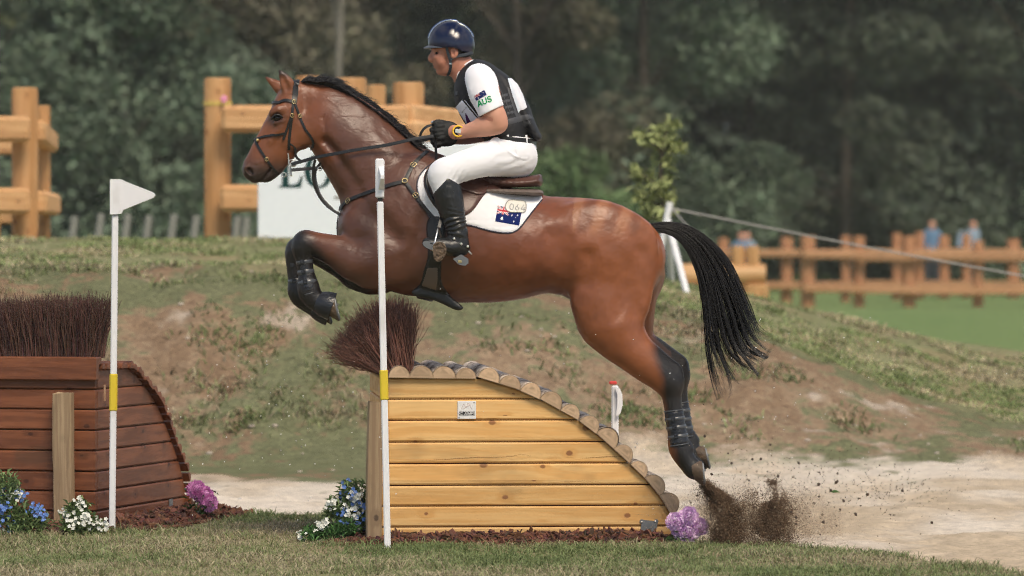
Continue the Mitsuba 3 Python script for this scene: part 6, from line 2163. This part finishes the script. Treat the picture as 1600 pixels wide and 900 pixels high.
q = np.stack([bv[:, 0] * 300 + 800, 370 - (bv[:, 2] - CAMZ) * 300], 1)
knee = np.exp(-((q[:, 0] - 715) ** 2 + (q[:, 1] - 285) ** 2) / 420.0)
hip = np.exp(-((q[:, 0] - 800) ** 2 + (q[:, 1] - 245) ** 2) / 900.0)
wr_ = .0016 * knee * np.sin((q[:, 0] * .8 + q[:, 1] * .5) * .9 + 2 * meshkit.noise(bv * 30, 2)) + .0017 * hip * np.sin((q[:, 1] + q[:, 0] * .55) * .42 + 4 * meshkit.noise(bv * 14, 3))
bm = tmesh(bv + bn_ * wr_[:, None], bm.faces)
br = put('breeches', bm, 'breeches_white', RIDER, smooth=True)
SB = Skin(BF, .001)
put('pocket', drape(pxpoly([(806, 230), (818, 229), (828, 243), (826, 251), (818, 252), (808, 244)], n=40), SB, .008, .001, .004), 'breeches_white', br, smooth=60)
bl = np.linspace(-2.2, 2.2, 60)
bp = np.stack([X(797) + .128 * -np.cos(bl) * -1, -.185 * np.sin(bl + math.pi / 2 * 0 + math.pi) * -1, Z(217) + 0 * bl], 1)
ang = np.linspace(0, 2 * np.pi, 80)
bp = np.stack([X(795.5) + .122 * np.cos(ang), .183 * np.sin(ang), Z(219.5) - .012 * np.cos(ang)], 1)
for _ in range(10):
    gr_ = BF.grad(bp) * [1, 1, 0]
    bp = bp - .7 * np.clip(BF.at(bp) - .003, -.02, .02)[:, None] * gr_
put('belt', ribbon(bp, np.stack([np.cos(ang), np.sin(ang), 0 * ang], 1), .030, .006), 'belt_black', RIDER, smooth=50)
for u in (793.5, 822):
    put('belt_loop', ribbon(np.array([[X(u), -.197 + .0012 * abs(u - 795), Z(212)], [X(u) + .002, -.200 + .0012 * abs(u - 795), Z(219)], [X(u) + .004, -.197 + .0012 * abs(u - 795), Z(226)]]), np.repeat([[0, -1.0, 0]], 3, 0), .011, .004), 'breeches_white', br, smooth=50)

# boots
for s in (-1, 1):
    f = mirror if s > 0 else (lambda a: a)
    lo, hi = ((X(655), -.50, Z(422)), (X(745), -.30, Z(270)))
    if s > 0:
        lo, hi = (lo[0], .30, lo[2]), (hi[0], .50, hi[2])
    B = Field(lo, hi, .0045)
    B.chain(f(hz([(697, 277, 16, .06, -.369), (700, 296, 19.2, .064, -.372), (704, 315, 18.8, .062, -.374), (709.5, 338, 16, .052, -.378), (715, 358, 13.5, .043, -.382), (718, 372, 13, .041, -.386)])), .01, own=.02)
    B.chain(f(hz([(721, 380, 13, .040, -.388), (712, 386, 13, .040, -.395), (696, 384, 11.5, .042, -.405), (680, 381, 9, .040, -.415), (669, 379, 7, .034, -.420)])), .012)
    B.chain(f(hz([(724, 388, 11, .036, -.39)])), .01)
    # the slanting boot top, higher at the outside front
    B.cut((X(695), 0, Z(287)), (-.80, 0, .78), .003)
    B.cut((X(711), 0, Z(285)), (.50, 0, .86), .003)
    b = bodies(B.mesh(), 100)
    v = np.array(b.vertices)
    nr = b.vertex_normals
    w = 370 - (v[:, 2] - CAMZ) * 300
    u = v[:, 0] * 300 + 800
    e = np.exp(-((w - 350) / 17.0) ** 2)
    amp = .0034 * e * np.sin((w + .35 * (u - 710) * np.sin(w * .13)) * .86 + 3.4 * meshkit.noise(v * [40, 22, 14], 5))
    v = v + nr * amp[:, None]
    bo = put('boot', tmesh(v, b.faces), 'boot_black', RIDER, smooth=True)
    # heel block and sole, tilted so that the underside shows
    hb = pxpoly([(709, 404), (722, 397), (733, 404), (733, 411), (728, 414.5), (719, 413)], False)
    p_, t_ = tri_fill(hb, .01)
    put('heel', shell(p_, t_, np.where(True, s * .40 - .02 * s * 0 - (.035 if s < 0 else 0.035), 0) + 0 * p_[:, 0], .07 ), 'sole_grey', bo)
    sole = pxpoly([(663, 380), (665, 377), (674, 377), (686, 382), (688, 391), (680, 391), (669, 387)], n=40)
    p_, t_ = tri_fill(sole, .008)
    put('sole', shell(p_, t_, (s * .42 - .040) + 0 * p_[:, 0] + (p_[:, 1] - Z(383)) * -.5 * s * 0, .08), 'sole_grey', bo)
    if s < 0:
        p0 = np.array([X(704), -.44, Z(371)])
        sp = curve([(708, 371), (716, 377), (724, 381.5), (732, 384.5), (735, 388)], 30)
        put('spur_strap', ribbon(np.stack([X(sp[:, 0]), -.432 + .0035 * np.linspace(-1, 2.2, 30) ** 2, Z(sp[:, 1])], 1), np.repeat([[0.05, -1.0, .1]], 30, 0), .012, .004), 'leather_black', bo, smooth=50)
        for (u_, v_) in ((711, 373), (722, 381), (732, 385)):
            put('spur_stud', trimesh.creation.icosphere(2, .007).apply_scale([1, .6, 1]).apply_translation([X(u_), -.436, Z(v_)]), 'metal', bo, smooth=True)
        put('spur', tube([(X(733), -.405, Z(392)), (X(738), -.40, Z(397))], [.005, .004], 8), 'metal', bo, smooth=True)
        put('boot_stud', trimesh.creation.icosphere(2, .006).apply_translation([X(701.5), -.438, Z(281)]), 'metal', bo, smooth=True)
        put('heel_mark', bevel_box(.020, .004, .013, .002).apply_translation([X(720), -.437, Z(408)]), 'brass', bo)

# stirrup: leather, iron with its tread
for s in (-1, 1):
    yb = s * .41
    put('stirrup_leather', ribbon(curve([(X(700), s * .33, Z(318)), (X(693), s * .37, Z(335)), (X(687.5), s * .405, Z(356))], 20), np.repeat([[.15, float(s), 0]], 20, 0), .018, .006), 'leather_black', SADDLE, smooth=50)
    st = put('stirrup', tube(curve([(X(679), yb - .055, Z(392)), (X(680), yb - .058, Z(385)), (X(685), yb - .03, Z(364)), (X(687), yb, Z(357)), (X(690), yb + .03, Z(365)), (X(694), yb + .055, Z(388)), (X(694), yb + .055, Z(393))], 40), .0055, 8), 'metal', SADDLE, smooth=True)
    tr = pxpoly([(680, 381), (686, 378), (694, 379), (699, 386), (698, 397), (693, 405), (686, 408), (681, 404), (679, 393)], n=50)
    p_, t_ = tri_fill(tr, .006)
    nz = .006 * (meshkit.noise(np.stack([p_[:, 0] * 130, p_[:, 1] * 130, 0 * p_[:, 0]], 1), 3) > .5)
    put('tread', shell(p_, t_, yb - .062 - nz, .05), 'hoof_dirt', st)

# hair, helmet
HR = Field((X(675), -.12, Z(115)), (X(750), .12, Z(45)), .004)
HR.chain(hz([(714, 72, 25.5, .0775), (718, 82, 18, .066)]), .01)
HR.cut((X(705.5), 0, 0), (-1, 0, 0.0))
HR.chain(hz([(709, 84, 7, .02, -.085)]), .004, 'sub')
HR.chain(hz([(709, 84, 7, .02, .085)]), .004, 'sub')
put('hair', bodies(HR.mesh(), 50), 'hair_brown', RIDER, smooth=True)
EB = curve([(677.5, 79.5), (681, 77.5), (686, 78.5)], 10)
for s in (-1, 1):
    put('eyebrow', tube(np.stack([X(EB[:, 0]), s * np.linspace(.030, .050, 10), Z(EB[:, 1])], 1), np.array([1, 2, 2.4, 2.6, 2.6, 2.4, 2.2, 2, 1.5, .8]) / 1000, 5), 'hair_brown', RIDER, smooth=True)
    put('eye', trimesh.creation.icosphere(2, .0062).apply_translation([X(682.3), s * .0405, Z(83.3)]), 'eye_dark', RIDER, smooth=True)
put('lips', tube([(X(678.3), -.018, Z(101.7)), (X(677.2), 0, Z(101.5)), (X(678.3), .018, Z(101.7))], [.0012, .0022, .0012], 6), 'lip', RIDER, smooth=True)

# helmet: an egg-shaped shell cut along its rim
HE = Field((X(655), -.14, Z(92)), (X(752), .14, Z(24)), .0036)
HE.chain(hz([(704.5, 67.5, 35.8, .108), (708, 68.5, 33.2, .108)]), .01)
HE.chain(hz([(712, 76, 26, .095)]), .03)
cav = hz([(705, 74, 30, .088), (710, 76, 28, .088)])
HE.chain(cav, .002, 'sub')
HE.chain(np.array([(X(u), y, Z(v), r, .14) for u, v, r, y in ((680, 93, 17 / 300, 0), (694, 90, 16.5 / 300, 0), (706, 89, 17 / 300, 0), (716, 92, 13 / 300, 0))]), .006, 'sub')
HE.chain(np.array([(X(u), 0, Z(v), r / 300, .20) for u, v, r in ((672, 110, 31), (700, 118, 42), (722, 108, 27))]), .003, 'sub')
HEL = thing('riding_helmet', 'glossy dark blue riding helmet with a lighter stripe and chin straps on the rider', 'helmet')
put('shell', bodies(HE.mesh(), 100), 'helmet_blue', HEL, smooth=True)
ST = Skin(HE, .002)
sv = np.linspace(-.15, 1, 60)
for w0, mat, nm in ((.034, 'helmet_stripe', 'stripe'),):
    an = np.linspace(2.92, .28, 70)
    pp = np.stack([X(705.5) + (36.6 / 300) * np.cos(an), 0 * an, Z(68) + (36.4 / 300) * np.sin(an)], 1)
    pp = onto(HE, pp, .002)
    put(nm, ribbon(pp, HE.grad(pp), .046 , .005), mat, HEL, smooth=50)
    for s in (-1, 1):
        q_ = onto(HE, pp + [0, s * .026, 0], .002)
        put('stripe_edge', tube(q_, .0028, 6), 'metal', HEL, smooth=True)
bt = np.linspace(-1.25, 1.25, 30)
brim_in = np.stack([X(703) - .118 * np.cos(bt), .098 * np.sin(bt), Z(73.2) + .006 * np.cos(bt) - .004], 1)
brim_out = np.stack([X(703) - (.118 + .020 * np.cos(bt)) * np.cos(bt), .103 * np.sin(bt), Z(75.3) + .002 * np.cos(bt) - .002], 1)
bvv = np.vstack([brim_in + [0, 0, .003], brim_out + [0, 0, .0015], brim_out - [0, 0, .0015], brim_in - [0, 0, .003]])
k = 30
fq = []
for r_ in range(4):
    for i in range(k - 1):
        a0, b0 = r_ * k + i, ((r_ + 1) % 4) * k + i
        fq.append([a0, b0, b0 + 1, a0 + 1])
br_ = tmesh(bvv, np.array(fq))
put('brim', br_, 'helmet_rim', HEL, smooth=40)
for s in (-1, 1):
    y = s * .083
    put('chin_strap', ribbon(curve([(X(697.5), s * .088, Z(70)), (X(700), y, Z(83)), (X(703.5), s * .074, Z(95)), (X(704.5), s * .062, Z(104)), (X(702), s * .04, Z(114)), (X(698), s * .004, Z(118.5))], 34), np.stack([0 * np.linspace(0, 1, 34) - .2, np.full(34, float(s)), -np.linspace(0, 1, 34) ** 3 * 1.6], 1), .014, .004), 'strap_dark', HEL, smooth=50)
    put('chin_strap', ribbon(curve([(X(704), s * .076, Z(94)), (X(714), s * .080, Z(89)), (X(726), s * .078, Z(86.5)), (X(735), s * .060, Z(84)), (X(739), s * .02, Z(83))], 30), np.stack([np.linspace(-.1, 1, 30) ** 3, np.full(30, float(s)) * np.linspace(1, .4, 30), 0 * np.linspace(0, 1, 30)], 1), .016, .004), 'strap_dark', HEL, smooth=50)
    put('strap_buckle', bevel_box(.016, .010, .014, .003).apply_translation([X(704.5), s * .066, Z(100)]), 'metal', HEL)

# whip
WH = thing('riding_whip', 'thin black riding whip with a knob held in the glove of the rider', 'whip')
put('shaft', tube([(X(678), -.135, Z(196)), (X(680), -.13, Z(215)), (X(682.5), -.12, Z(246)), (X(683), -.115, Z(270))], [.008, .007, .006, .005], 8), 'leather_black', WH, smooth=True)
put('knob', trimesh.creation.icosphere(3, .0135).apply_scale([1, 1, .8]).apply_translation([X(678), -.135, Z(192.5)]), 'metal', WH, smooth=True)
